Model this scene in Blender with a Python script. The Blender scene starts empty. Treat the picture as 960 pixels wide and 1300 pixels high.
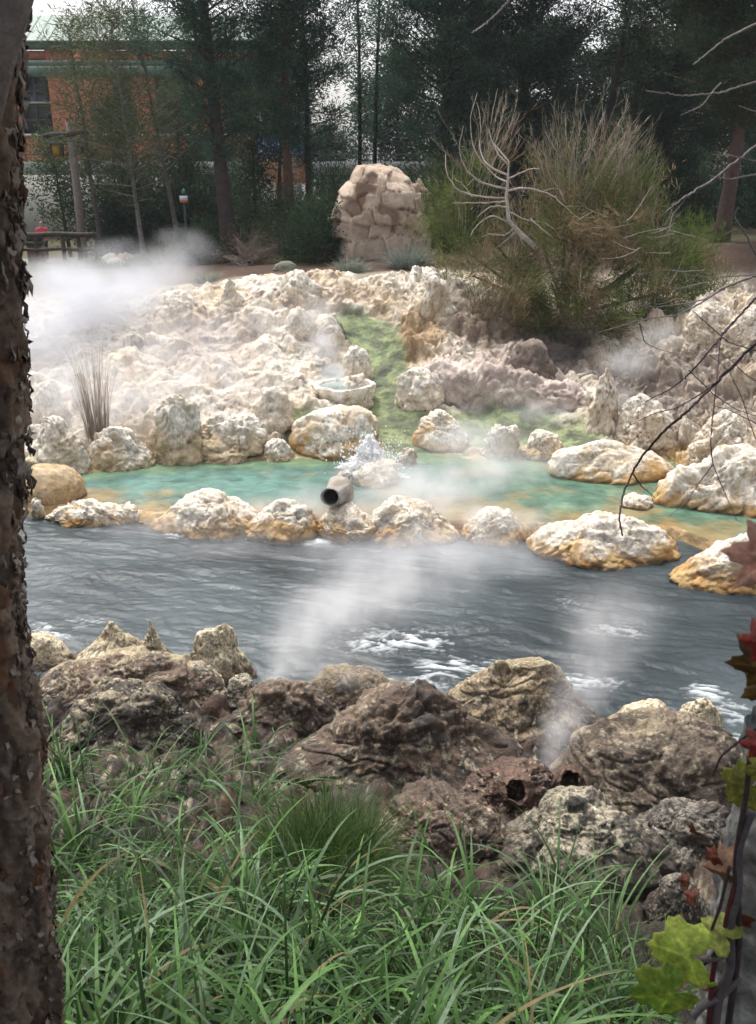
import bpy, bmesh, math, random
import numpy as np
from mathutils import Vector, Matrix
C = bpy.context.scene.collection
R = math.radians
rng = np.random.default_rng(7)
random.seed(7)

# ------------------------------------------------------------------ camera maths
F = 1156.0
PITCH = R(20.0)
CAM = np.array([0.0, 0.0, 6.0])
FWD = np.array([0, math.cos(PITCH), -math.sin(PITCH)])
UPV = np.array([0, math.sin(PITCH), math.cos(PITCH)])
def ray(px, py):
    return FWD + np.array([1.0, 0, 0])*(px-480)/F + UPV*(650-py)/F
def at_y(px, py, Y):
    r = ray(px, py); return CAM + r*(Y/r[1])
def at_z(px, py, z):
    r = ray(px, py); return CAM + r*((z-6.0)/r[2])
def at_d(px, py, d):
    return CAM + ray(px, py)*d
def depth(p):
    return float(np.dot(np.asarray(p)-CAM, FWD))

# ------------------------------------------------------------------ noise
_perm = np.random.default_rng(3).permutation(256).astype(np.int64)
_perm = np.concatenate([_perm, _perm, _perm])
_g = np.random.default_rng(4).normal(size=(256, 3)); _g /= np.linalg.norm(_g, axis=1)[:, None]
def pn(P):
    Pi = np.floor(P).astype(np.int64); f = P-Pi; Pi &= 255
    u = f*f*f*(f*(f*6-15)+10)
    out = 0
    for dx in (0, 1):
        wx = u[:, 0] if dx else 1-u[:, 0]
        for dy in (0, 1):
            wy = u[:, 1] if dy else 1-u[:, 1]
            for dz in (0, 1):
                wz = u[:, 2] if dz else 1-u[:, 2]
                h = _perm[_perm[_perm[Pi[:, 0]+dx]+Pi[:, 1]+dy]+Pi[:, 2]+dz]
                g = _g[h]
                d = g[:, 0]*(f[:, 0]-dx)+g[:, 1]*(f[:, 1]-dy)+g[:, 2]*(f[:, 2]-dz)
                out = out+wx*wy*wz*d
    return out*1.6
def fbm(P, s, o=4, gain=.5, seed=0):
    a, t, r = 1., 0., 0
    Q = P*s+seed*17.31
    for i in range(o):
        r = r+a*pn(Q); t += a; a *= gain; Q = Q*2.03+5.7
    return r/t
def billow(P, s, o=4, gain=.5, seed=0):
    a, t, r = 1., 0., 0
    Q = P*s+seed*17.31
    for i in range(o):
        r = r+a*np.abs(pn(Q)); t += a; a *= gain; Q = Q*2.07+5.7
    return r/t
def worley(P, s, seed=0):
    """distance to the nearest and second nearest cell point, and a random number per cell"""
    Q = P*s+seed*11.7; Pi = np.floor(Q).astype(np.int64); f1 = np.full(len(P), 9.); f2 = f1.copy(); idn = np.zeros(len(P), np.int64)
    for dx in (-1, 0, 1):
        for dy in (-1, 0, 1):
            for dz in (-1, 0, 1):
                c = (Pi+[dx, dy, dz]) & 255
                h = _perm[_perm[_perm[c[:, 0]]+c[:, 1]]+c[:, 2]]
                d = np.linalg.norm(Pi+[dx, dy, dz]+.5+_g[h]*.42-Q, axis=1)
                m = d < f1
                f2 = np.where(m, f1, np.minimum(f2, d)); idn = np.where(m, h, idn); f1 = np.where(m, d, f1)
    return f1, f2, idn/255.
def sstep(a, b, x):
    t = np.clip((x-a)/(b-a), 0, 1); return t*t*(3-2*t)
def mixc(a, b, t):
    a = np.asarray(a, float); b = np.asarray(b, float)
    return a*(1-t[:, None])+b*t[:, None]

# ------------------------------------------------------------------ objects
def tag(o, label=None, cat=None, group=None, kind=None):
    if label: o['label'] = label
    if cat: o['category'] = cat
    if group: o['group'] = group
    if kind: o['kind'] = kind
    return o
def mk(name, V, Fc, mat, parent=None, col=None, smooth=True, loc=None):
    V = np.asarray(V, np.float32)
    me = bpy.data.meshes.new(name)
    if isinstance(Fc, np.ndarray):
        n, k = Fc.shape
        me.vertices.add(len(V)); me.vertices.foreach_set('co', V.ravel())
        me.loops.add(n*k); me.loops.foreach_set('vertex_index', Fc.astype(np.int32).ravel())
        me.polygons.add(n); me.polygons.foreach_set('loop_start', np.arange(0, n*k, k, dtype=np.int32))
        me.polygons.foreach_set('loop_total', np.full(n, k, np.int32))
        me.update(calc_edges=True); me.validate()
    else:
        me.from_pydata([tuple(v) for v in V.tolist()], [], Fc)
    if smooth:
        me.polygons.foreach_set('use_smooth', np.ones(len(me.polygons), bool))
    if col is not None:
        col = np.asarray(col, np.float32)
        if col.ndim == 1: col = np.tile(col, (len(V), 1))
        c4 = np.ones((len(V), 4), np.float32); c4[:, :3] = col[:, :3]
        at = me.color_attributes.new('Col', 'FLOAT_COLOR', 'POINT')
        at.data.foreach_set('color', c4.ravel())
    if mat is not None: me.materials.append(mat)
    o = bpy.data.objects.new(name, me); C.objects.link(o)
    if parent is not None: o.parent = parent
    if loc is not None: o.location = loc
    return o
def empty(name, loc=(0, 0, 0), rz=0, label=None, cat=None, group=None, kind=None):
    o = bpy.data.objects.new(name, None); C.objects.link(o)
    o.empty_display_size = .1
    o.location = tuple(float(v) for v in loc); o.rotation_euler = (0, 0, rz)
    return tag(o, label, cat, group, kind)
def copy_tree(o, parent=None):
    c = o.copy(); C.objects.link(c); c.parent = parent
    for ch in list(o.children): copy_tree(ch, c)
    return c
def grid_faces(nu, nv):
    i = np.arange(nu-1)[:, None]*nv+np.arange(nv-1)[None, :]
    i = i.ravel()
    return np.stack([i, i+nv, i+nv+1, i+1], 1)
class MB:
    """collects quads"""
    def __init__(s): s.V = []; s.F = []; s.c = []; s.n = 0
    def add(s, V, Fq, col=None):
        V = np.asarray(V, float)
        s.V.append(V); s.F.append(np.asarray(Fq)+s.n); s.n += len(V)
        if col is not None:
            col = np.asarray(col, float)
            s.c.append(np.tile(col, (len(V), 1)) if col.ndim == 1 else col)
    def tube(s, path, rad, sides=6, col=None, cap=True):
        path = np.asarray(path, float); n = len(path)
        rad = np.broadcast_to(np.asarray(rad, float), (n,))
        T = np.gradient(path, axis=0); T /= np.linalg.norm(T, axis=1)[:, None]+1e-9
        ref = np.array([0, 0, 1.]) if abs(T[0, 2]) < .9 else np.array([1., 0, 0])
        A = np.cross(T, ref); A /= np.linalg.norm(A, axis=1)[:, None]+1e-9
        B = np.cross(T, A)
        th = np.linspace(0, 2*math.pi, sides, endpoint=False)
        V = path[:, None, :]+rad[:, None, None]*(np.cos(th)[None, :, None]*A[:, None, :]+np.sin(th)[None, :, None]*B[:, None, :])
        V = V.reshape(-1, 3)
        i = np.arange(n-1)[:, None]*sides; j = np.arange(sides)[None, :]; k = (j+1) % sides
        Fq = np.stack([(i+j).ravel(), (i+k).ravel(), (i+sides+k).ravel(), (i+sides+j).ravel()], 1)
        if cap:
            m = len(V)
            V = np.vstack([V, path[0], path[-1]])
            ex = []
            for q in range(0, sides-1, 2):
                ex.append([m, (q+2) % sides, q+1, q]); b = (n-1)*sides
                ex.append([m+1, b+q, b+q+1, b+(q+2) % sides])
            Fq = np.vstack([Fq, np.array(ex)])
        s.add(V, Fq, col)
    def box(s, lo, hi, col=None):
        x0, y0, z0 = lo; x1, y1, z1 = hi
        V = [(x0, y0, z0), (x1, y0, z0), (x1, y1, z0), (x0, y1, z0), (x0, y0, z1), (x1, y0, z1), (x1, y1, z1), (x0, y1, z1)]
        s.add(V, [[3, 2, 1, 0], [4, 5, 6, 7], [0, 1, 5, 4], [1, 2, 6, 5], [2, 3, 7, 6], [3, 0, 4, 7]], col)
    def leaves(s, P, D, L, W, col, roll=None, r=rng):
        """rhombic leaf quads: base P, direction D"""
        n = len(P)
        D = D/(np.linalg.norm(D, axis=1)[:, None]+1e-9)
        X = r.normal(size=(n, 3)); X -= D*(X*D).sum(1)[:, None]; X /= np.linalg.norm(X, axis=1)[:, None]+1e-9
        L = np.broadcast_to(L, (n,))[:, None]; W = np.broadcast_to(W, (n,))[:, None]
        V = np.stack([P, P+D*L*.45+X*W*.5, P+D*L, P+D*L*.45-X*W*.5], 1).reshape(-1, 3)
        Fq = np.arange(4*n).reshape(n, 4)
        col = np.asarray(col, float)
        if col.ndim == 1: col = np.tile(col, (n, 1))
        s.add(V, Fq, np.repeat(col, 4, 0))
    def build(s, name, mat, parent=None, smooth=True, loc=None):
        return mk(name, np.vstack(s.V), np.vstack(s.F), mat, parent, np.vstack(s.c) if s.c else None, smooth, loc)

# ------------------------------------------------------------------ materials
def new_mat(name):
    m = bpy.data.materials.new(name); m.use_nodes = True
    nt = m.node_tree; nt.nodes.clear()
    out = nt.nodes.new('ShaderNodeOutputMaterial')
    b = nt.nodes.new('ShaderNodeBsdfPrincipled')
    nt.links.new(b.outputs[0], out.inputs[0])
    return m, nt, b, out
def N(nt, t, **kw):
    n = nt.nodes.new(t)
    for k, v in kw.items():
        if k.startswith('i_'):
            n.inputs[k[2:].replace('_', ' ')].default_value = v
        else: setattr(n, k, v)
    return n
def noise(nt, vec, scale, detail=6, rough=.6):
    n = N(nt, 'ShaderNodeTexNoise'); n.inputs['Scale'].default_value = scale
    n.inputs['Detail'].default_value = detail; n.inputs['Roughness'].default_value = rough
    nt.links.new(vec, n.inputs['Vector']); return n
def ramp(nt, val, stops):
    r = N(nt, 'ShaderNodeValToRGB'); e = r.color_ramp.elements
    while len(e) < len(stops): e.new(.5)
    for k, (p, c) in zip(e, stops):
        k.position = p; k.color = (*c, 1) if len(c) == 3 else c
    nt.links.new(val, r.inputs[0]); return r
def mul(nt, a, b, fac=1.0, mode='MULTIPLY'):
    m = N(nt, 'ShaderNodeMix', data_type='RGBA', blend_type=mode)
    m.inputs[0].default_value = fac
    nt.links.new(a, m.inputs[6]); nt.links.new(b, m.inputs[7]); return m.outputs[2]
def mat_attr(name, rough=.85, grain=(8, 30), contrast=.35, bump=(.02, 25), bump2=None, spec=.3, wet=None, transl=0., coat=0):
    """vertex colour from the mesh, broken up by two procedural noises, with procedural bump"""
    m, nt, b, out = new_mat(name)
    tc = N(nt, 'ShaderNodeTexCoord'); pos = tc.outputs['Object']
    a = N(nt, 'ShaderNodeVertexColor', layer_name='Col')
    col = a.outputs[0]
    for s in grain:
        n = noise(nt, pos, s, 6, .65)
        r = ramp(nt, n.outputs[0], [(.25, (1-contrast,)*3), (.75, (1+contrast,)*3)])
        col = mul(nt, col, r.outputs[0])
    nt.links.new(col, b.inputs['Base Color'])
    b.inputs['Roughness'].default_value = rough
    b.inputs['Specular IOR Level'].default_value = spec
    if wet:
        n = noise(nt, pos, wet[0], 4, .6)
        r = ramp(nt, n.outputs[0], [(.4, (wet[1],)*3), (.65, (rough,)*3)])
        nt.links.new(r.outputs[0], b.inputs['Roughness'])
    if bump:
        prev = None
        for (d, s) in [bump]+([bump2] if bump2 else []):
            n = noise(nt, pos, s, 8, .7)
            bp = N(nt, 'ShaderNodeBump'); bp.inputs['Strength'].default_value = 1; bp.inputs['Distance'].default_value = d
            nt.links.new(n.outputs[0], bp.inputs['Height'])
            if prev is not None: nt.links.new(prev, bp.inputs['Normal'])
            prev = bp.outputs[0]
        nt.links.new(prev, b.inputs['Normal'])
    if transl:
        t = N(nt, 'ShaderNodeBsdfTranslucent'); nt.links.new(col, t.inputs[0])
        mx = N(nt, 'ShaderNodeMixShader'); mx.inputs[0].default_value = transl
        nt.links.new(b.outputs[0], mx.inputs[1]); nt.links.new(t.outputs[0], mx.inputs[2])
        nt.links.new(mx.outputs[0], out.inputs[0])
    return m
def mat_plain(name, col, rough=.7, var=.25, scale=6, bump=None, metal=0, spec=.4):
    m, nt, b, out = new_mat(name)
    tc = N(nt, 'ShaderNodeTexCoord'); pos = tc.outputs['Object']
    n = noise(nt, pos, scale, 6, .65)
    lo = tuple(max(0, c*(1-var)) for c in col); hi = tuple(min(1, c*(1+var)) for c in col)
    r = ramp(nt, n.outputs[0], [(.3, lo), (.7, hi)])
    nt.links.new(r.outputs[0], b.inputs['Base Color'])
    b.inputs['Roughness'].default_value = rough; b.inputs['Metallic'].default_value = metal
    b.inputs['Specular IOR Level'].default_value = spec
    if bump:
        bp = N(nt, 'ShaderNodeBump'); bp.inputs['Distance'].default_value = bump[0]
        n2 = noise(nt, pos, bump[1], 8, .7); nt.links.new(n2.outputs[0], bp.inputs['Height'])
        nt.links.new(bp.outputs[0], b.inputs['Normal'])
    return m
M = {}
M['trav'] = mat_attr('travertine', .9, (3, 16, 45), .24, (.05, 11), (.02, 45), .2)
M['bank'] = mat_attr('wet_brown_rock', .8, (6, 24, 60), .38, (.035, 13), (.014, 55), .4, wet=(4, .5))
M['soil'] = mat_attr('soil', .95, (1.2, 9), .3, (.05, 8), None, .15)
M['leaf'] = mat_attr('foliage', .65, (1.5,), .25, None, None, .12, transl=.38)
M['blade'] = mat_attr('grass_blade', .48, (5, 40), .25, None, None, .2, transl=.22)
M['bark'] = mat_attr('bark', .9, (5, 25), .35, (.02, 18), (.006, 70), .2)
M['birch'] = mat_attr('peeling_bark', .85, (14, 60), .4, (.006, 60), (.002, 200), .25)
M['broad'] = mat_attr('broad_leaf', .5, (22, 70, 160), .42, (.001, 90), None, .4, transl=.45)
M['pyramid'] = mat_attr('tan_rock', .9, (1.2, 8), .2, (.05, 6), (.02, 25), .2)
# ------------------------------------------------------------------ terrain functions
edge_px = [(-260,620),(-60,604),(40,602),(100,602),(180,590),(280,586),(370,584),(440,582),(520,580),(600,583),(680,586),(740,598),(800,594),(860,590),(900,618),(960,648),(1060,690),(1250,760)]
_ew = np.array([at_z(x, y, .1) for x, y in edge_px]); _ew = _ew[np.argsort(_ew[:, 0])]
def Yb(X): return np.interp(X, _ew[:, 0], _ew[:, 1])
led_px = [(-260,655),(-80,642),(70,642),(200,655),(330,662),(420,664),(500,666),(600,664),(680,668),(780,664),(860,672),(900,690),(960,715),(1050,755),(1250,830)]
_lw = np.array([at_z(x, y, .1) for x, y in led_px]); _lw = _lw[np.argsort(_lw[:, 0])]
def Yl(X): return np.interp(X, _lw[:, 0], _lw[:, 1])
ctrl = [(-60,520,20.9),(-60,460,23.6),(-60,405,27),(40,520,20.9),(40,460,23.6),(40,410,27),(40,378,30),(140,520,20.9),(140,460,23.4),(140,405,26.3),(140,372,29.5),
 (220,520,21),(220,460,23.2),(220,410,25.2),(220,384,26.8),(220,366,30),(300,530,20.8),(300,470,23),(300,420,24.8),(300,366,26.6),(300,358,29.5),
 (380,530,21),(380,480,22.8),(380,430,24.5),(380,356,27),(380,350,29.5),(470,405,26),(485,460,24),(500,520,22),(480,370,27.3),(480,350,30),
 (430,480,23.2),(420,530,21.2),(545,505,22.2),(545,478,23),(545,425,24.6),(550,366,26.8),(560,350,30),(600,520,22),(600,478,23),(610,430,24.8),(600,385,26.3),
 (680,525,21.9),(680,490,22.7),(690,455,24.6),(690,410,26.6),(690,372,29.5),(760,545,20.9),(760,495,23),(760,440,25.3),(760,400,27),(760,375,29.5),
 (830,555,20.5),(830,495,22.8),(830,440,24.4),(860,404,25.5),(860,375,29),(900,565,19.6),(900,505,21.6),(900,445,23.4),(900,394,24.8),(910,384,28),
 (980,595,17.6),(980,525,20),(980,450,22.4),(980,394,24.4),(990,384,28),(1090,620,16.8),(1090,525,20),(1090,450,22.4),(1090,400,24.4),(1090,384,28)]
_cp = np.array([at_y(*c) for c in ctrl]+[p for p in _ew])
def _phi(r): return np.where(r > 1e-9, r*r*np.log(r+1e-12), 0)
_n = len(_cp)
_A = np.zeros((_n+3, _n+3))
_A[:_n, :_n] = _phi(np.linalg.norm(_cp[:, None, :2]-_cp[None, :, :2], axis=2))+np.eye(_n)*.05
_A[:_n, _n] = 1; _A[:_n, _n+1:] = _cp[:, :2]; _A[_n:, :_n] = _A[:_n, _n:].T
_w = np.linalg.solve(_A, np.concatenate([_cp[:, 2], np.zeros(3)]))
def rbf(X, Y):
    out = np.empty(len(X))
    for s in range(0, len(X), 20000):
        x = X[s:s+20000]; y = Y[s:s+20000]
        d = np.sqrt((x[:, None]-_cp[None, :, 0])**2+(y[:, None]-_cp[None, :, 1])**2)
        out[s:s+20000] = _phi(d)@_w[:_n]+_w[_n]+_w[_n+1]*x+_w[_n+2]*y
    return np.clip(out, -.5, 4.2)
def zg(X, Y):
    """soil and lawns beyond the springs"""
    return np.interp(X, [-40, -16, -8, 0, 8, 16, 40], [2.4, 2.6, 3.0, 3.5, 3.9, 4.1, 4.3])-.012*np.clip(Y-34, 0, 40)
def zfar(X, Y):
    X = np.atleast_1d(np.asarray(X, float)); Y = np.atleast_1d(np.asarray(Y, float))
    Xc = np.clip(X, -12.5, 12.5); Yc = np.clip(Y, 14, 31)
    z = rbf(Xc, Yc); g = zg(X, Y)
    t = sstep(28.0, 31.5, Y); z = z*(1-t)+g*t
    d = Yb(X)-Y
    return np.where(d > 0, np.minimum(z, .1-np.clip(d*1.2, 0, .55)), z)
def E(X): return np.interp(X, [-12, -4, 0, 3, 6, 12], [10.6, 9.5, 8.8, 7.9, 6.4, 3.4])
def znear(X, Y):
    s = E(X)-Y
    return np.interp(s, [-2, -.5, 0, .3, .8, 2.4, 4.1, 5.9, 7.4, 8.9, 14], [-.9, -.5, 0, .55, .92, 1.28, 1.8, 2.6, 3.4, 4.3, 4.5])
def zter(x, y):
    if y > 13: return float(zfar(x, y)[0])
    return float(znear(x, y))
def hit(px, py):
    """point where the ray meets the base terrain"""
    r = ray(px, py); r = r/r[1]
    prev = None
    ys = np.arange(2.0, 80, .05)
    P = CAM+r*ys[:, None]
    z = np.where(ys > 13, zfar(P[:, 0], P[:, 1]), np.maximum(znear(P[:, 0], P[:, 1]), -.0))
    k = np.argmax(P[:, 2] < z)
    p = P[k].copy(); p[2] = z[k]; return p

# ------------------------------------------------------------------ setting: ground
CREAM = np.array((.72, .625, .495)); WHITE = np.array((.85, .795, .695)); PINK = np.array((.52, .42, .36)); OCHRE = np.array((.52, .30, .10))
RUST = np.array((.40, .17, .05)); BROWN = np.array((.10, .072, .052)); DARK = np.array((.05, .042, .036)); ALGAE = np.array((.20, .27, .09)); GREY = np.array((.34, .31, .28))

def ground():
    ys = np.concatenate([np.arange(-60, -6, 6), np.arange(-6, 16, .5), np.arange(16, 60, .3), np.arange(60, 120, 3), np.geomspace(120, 900, 14)])
    xs = np.concatenate([-np.geomspace(40, 900, 14)[::-1], np.arange(-39, 39.1, .4), np.geomspace(40, 900, 14)])
    Xg, Yg = np.meshgrid(xs, ys, indexing='ij'); X = Xg.ravel(); Y = Yg.ravel()
    z = np.where(Y > 13, zfar(X, Y), znear(np.clip(X, -12, 12), Y))
    P = np.stack([X, Y, z], 1)
    fine = ((np.abs(X) < 13.2) & (Y > 14) & (Y < 29)) | ((np.abs(X) < 8) & (Y < 12) & (Y > 0))
    z = np.where(fine, z-.45, z)
    far = sstep(28, 32, Y)
    z = z+far*(.16*fbm(P*[1, 1, 0], .35, 4, seed=2)+.05*fbm(P*[1, 1, 0], 1.7, 3, seed=5))
    P[:, 2] = z
    n = fbm(P, .4, 5, seed=1)*.5+.5; n2 = fbm(P, 1.5, 4, seed=9)
    col = mixc((.055, .033, .025), (.105, .072, .054), np.clip(n*1.1, 0, 1))
    g = sstep(.05, .3, fbm(P, .25, 4, seed=4)+.35*sstep(-7, -11, X))*sstep(30, 33, Y)
    col = mixc(col, (.06, .085, .03), g*.6)
    tr = sstep(30.2, 28.6, Y+n2*.8)*(Y > 13)
    col = mixc(col, CREAM*.85, tr)
    o = mk('ground', P, grid_faces(len(xs), len(ys)), M['soil'], col=col)
    tag(o, kind='structure')
ground()

def stains_and_shade(P, col, lst, seed=0):
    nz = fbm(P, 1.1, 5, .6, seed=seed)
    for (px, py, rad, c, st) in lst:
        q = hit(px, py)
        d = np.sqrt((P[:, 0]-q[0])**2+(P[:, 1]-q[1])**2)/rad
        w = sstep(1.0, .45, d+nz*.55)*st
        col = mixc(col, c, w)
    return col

def travertine():
    xs = np.arange(-13, 13.001, .036); ys = np.arange(17.2, 30.2, .036)
    # the visible fan only, so the sheet is trimmed to what the bank really spans
    Xg, Yg = np.meshgrid(xs, ys, indexing='ij'); X = Xg.ravel(); Y = Yg.ravel()
    Z = zfar(X, Y)
    H = Z.reshape(Xg.shape)
    gx, gy = np.gradient(H, .036)
    Nn = np.stack([-gx.ravel(), -gy.ravel(), np.ones(len(X))], 1); Nn /= np.linalg.norm(Nn, axis=1)[:, None]
    P = np.stack([X, Y, Z], 1)
    ins = Y-Yb(X)
    act = sstep(-.2, .5, ins)*sstep(30.1, 28.8, Y)
    # green run-off channel
    gp = np.array([hit(*q)[:2] for q in [(452,408),(470,420),(486,450),(492,490),(500,530),(500,572)]])
    wd = [.55, .72, .55, .55, 1.0, 1.4]
    gm = np.zeros(len(X))
    for k in range(len(gp)-1):
        a, b = gp[k], gp[k+1]; ab = b-a
        t = np.clip(((P[:, :2]-a)@ab)/(ab@ab), 0, 1)
        d = np.linalg.norm(P[:, :2]-(a+t[:, None]*ab), axis=1)
        w = wd[k]*(1-t)+wd[k+1]*t
        gm = np.maximum(gm, sstep(1.35, .75, d/w+.25*fbm(P, 1.5, 3, seed=31)))
    for (px, py, rx, ry) in [(640,545,1.9,.9),(560,545,1.0,.9),(395,545,.7,.8),(720,555,.8,.6)]:
        q = hit(px, py)
        d = np.sqrt(((P[:, 0]-q[0])/rx)**2+((P[:, 1]-q[1])/ry)**2)
        gm = np.maximum(gm, sstep(1.25, .8, d+.35*fbm(P, 1.2, 3, seed=33)))
    Q = P+np.stack([fbm(P, .9, 3, seed=11), fbm(P, .9, 3, seed=12), fbm(P, .9, 3, seed=13)], 1)*.35
    big = billow(Q, .75, 2, .5, 14)
    med = billow(Q, 2.1, 3, .55, 15); pore = sstep(.16, .36, fbm(Q, 4.8, 2, seed=27)); crk = sstep(.05, 0., np.abs(fbm(Q, 1.25, 4, .55, 28)))
    sml = billow(P, 6.5, 4, .6, 16)
    pit = sstep(.28, .55, fbm(Q, 1.7, 3, seed=17))
    d = (big-.28)*.58+((med-.27)*.27+(sml-.25)*.11-pore*.05-crk*.07)*(.65+.35*sstep(-3, 1, X))-pit*.16
    f1, f2, ci = worley(Q, 1.15, 2); e1 = sstep(0, .14, f2-f1)
    d += (ci-.5)*.20*e1-(1-e1)*.05
    f1, f2, ci = worley(Q, 3.1, 6); e2 = sstep(0, .2, f2-f1)
    d += ((ci-.5)*.085*e2-(1-e2)*.028)*(.6+.4*sstep(-3, 1, X))
    f1, f2, ci = worley(P, 8.0, 8); d += (ci-.5)*.035*sstep(0, .25, f2-f1)
    rr = sstep(4.5, 7, X)*.5+1.0
    dch = -.12+.10*billow(P*[1, 1, 0], 2.2, 4, .6, 18)
    cl = sstep(-.2, .6, X)*sstep(5.2, 4.2, X)*sstep(22.6, 23.6, Y)
    fl = 1-2.2*billow(np.stack([Q[:, 0]*1.0, Q[:, 1]*.22, Q[:, 2]*.22], 1), 2.3, 3, .55, 46)
    d = d*rr*(1-gm)+dch*gm+.18*fl*cl*(1-gm)
    P = P+Nn*(d*act)[:, None]
    # sideways warp makes small overhangs
    P[:, 0] += .09*fbm(P, 2.4, 3, seed=19)*act; P[:, 1] += .11*fbm(P, 2.4, 3, seed=20)*act
    P[:, 2] -= sstep(29.0, 30.1, Y)*.5+sstep(12.2, 13, np.abs(X))*.8
    n1 = fbm(P, .5, 5, .55, 21); n2 = fbm(P, 1.6, 5, .6, 22); n3 = fbm(P, 5, 4, .6, 23)
    col = mixc(CREAM, WHITE, sstep(-.15, .3, n1))
    col = mixc(col, PINK, sstep(.10, .32, n2)*.5)
    col = mixc(col, (.50, .35, .19), sstep(.08, .28, fbm(P, .9, 5, .6, 24))*.55)
    col = mixc(col, (.19, .135, .095), sstep(.19, .32, n3*.7+n2*.6)*.75)
    vn = np.minimum(np.abs(n2), np.abs(fbm(P, 3.1, 4, .6, 29))*1.3); col = mixc(col, (.27, .20, .15), sstep(.05, .012, vn)*.35)
    col = stains_and_shade(P, col, [(530,425,1.3,(.36,.24,.12),.85),(600,400,1.1,(.34,.26,.19),.7),(655,470,2.2,(.44,.365,.32),.7),(590,480,1.5,(.5,.42,.37),.6),
        (700,430,2.0,(.10,.078,.066),.92),(610,425,.8,(.2,.145,.10),.7),(570,400,.5,(.16,.11,.07),.6),(520,440,.45,(.2,.12,.06),.6),(640,420,1.2,(.22,.17,.13),.6),(790,480,1.3,(.17,.14,.125),.8),(880,480,1.8,(.28,.225,.19),.75),(930,520,1.4,(.27,.215,.17),.7),(830,520,1.3,(.2,.165,.145),.6),(850,430,1.1,(.45,.37,.30),.5),  # darkest patch paints in the shade of the hollow under the bush
        (230,550,1.2,(.56,.43,.27),.8),(120,570,1.0,(.50,.40,.28),.6),(270,430,1.4,(.42,.33,.29),.55),(415,370,1.2,(.55,.44,.33),.7),(460,375,.9,(.50,.38,.27),.6),(330,500,1.2,(.52,.44,.36),.5),
        (420,465,.5,(.26,.27,.25),.8),(437,425,.35,(.16,.19,.15),.9)], 40)
    ng = fbm(P, 2.3, 5, .65, 25)
    gc = mixc((.095, .13, .075), (.24, .30, .14), sstep(-.2, .25, ng)); gc = mixc(gc, (.05, .062, .05), sstep(.1, .25, fbm(P, 1.4, 4, .6, 30))*.7)
    gc = mixc(gc, (.26, .25, .17), sstep(.2, .5, fbm(P, 3.4, 4, .6, 26))*.5)
    col = mixc(col, gc, gm*.92)
    wl = sstep(.42, .12, P[:, 2]+n3*.15)*(1-gm)
    col = mixc(col, mixc((.42, .27, .10), (.15, .12, .08), sstep(-.1, .3, n2)), wl*.85)
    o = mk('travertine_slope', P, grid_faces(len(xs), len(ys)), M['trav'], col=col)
    tag(o, kind='structure')
travertine()

def river_bank():
    xs = np.arange(-6.5, 6.501, .022); ys = np.arange(1.2, 10.6, .022)
    Xg, Yg = np.meshgrid(xs, ys, indexing='ij'); X = Xg.ravel(); Y = Yg.ravel()
    Z = znear(X, Y+.25*fbm(np.stack([X, Y, 0*X], 1), .8, 3, seed=50))
    P = np.stack([X, Y, Z], 1)
    gx, gy = np.gradient(Z.reshape(Xg.shape), .022)
    Nn = np.stack([-gx.ravel(), -gy.ravel(), np.ones(len(X))], 1); Nn /= np.linalg.norm(Nn, axis=1)[:, None]
    s = E(X)-Y
    act = sstep(-.6, .2, s)
    gr = sstep(3.6, 5.0, s+X*.25)       # grassy soil is smoother
    Q = P+np.stack([fbm(P, 1.3, 3, seed=51), fbm(P, 1.3, 3, seed=52), fbm(P, 1.3, 3, seed=53)], 1)*.25
    d = (billow(Q, 1.3, 3, .5, 54)-.22)*.45*(1-.6*gr)+(billow(Q, 4.2, 4, .6, 55)-.2)*.26*(1-.5*gr)+(billow(Q, 12, 3, .6, 49)-.25)*.09+fbm(P, 26, 4, .6, 56)*.03
    f1, f2, ci = worley(Q, 2.6, 4); e1 = sstep(0, .18, f2-f1); d = d+((ci-.5)*.14*e1-(1-e1)*.03)*(1-.7*gr)
    f1, f2, ci = worley(Q, 8, 5); e1 = sstep(0, .22, f2-f1); d = d+((ci-.5)*.045*e1-(1-e1)*.01)
    P = P+Nn*(d*act)[:, None]
    P[:, 0] += .05*fbm(P, 4, 3, seed=57); P[:, 1] += .06*fbm(P, 4, 3, seed=58)
    n1 = fbm(P, 1.0, 5, .6, 59); n2 = fbm(P, 3.5, 5, .65, 60); n3 = fbm(P, 11, 4, .65, 61)
    col = mixc((.045, .031, .024), (.085, .056, .04), sstep(-.25, .25, n1))
    col = mixc(col, (.12, .065, .04), sstep(.05, .25, fbm(P, 1.8, 4, .6, 62))*.7)
    col = mixc(col, (.03, .026, .024), sstep(.02, .18, n2)*.85)
    col = mixc(col, (.38, .33, .23), sstep(.18, .3, n3*.8+n2*.3+n1*.3)*.85)
    top = sstep(.9, .35, s)*sstep(-.1, .25, s)
    col = mixc(col, (.50, .43, .30), top*sstep(-.1, .25, n2+n1*.6)*.8)
    col = mixc(col, (.022, .018, .011), gr*.9)
    o = mk('river_bank', P, grid_faces(len(xs), len(ys)), M['bank'], col=col)
    tag(o, kind='structure')
river_bank()

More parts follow.
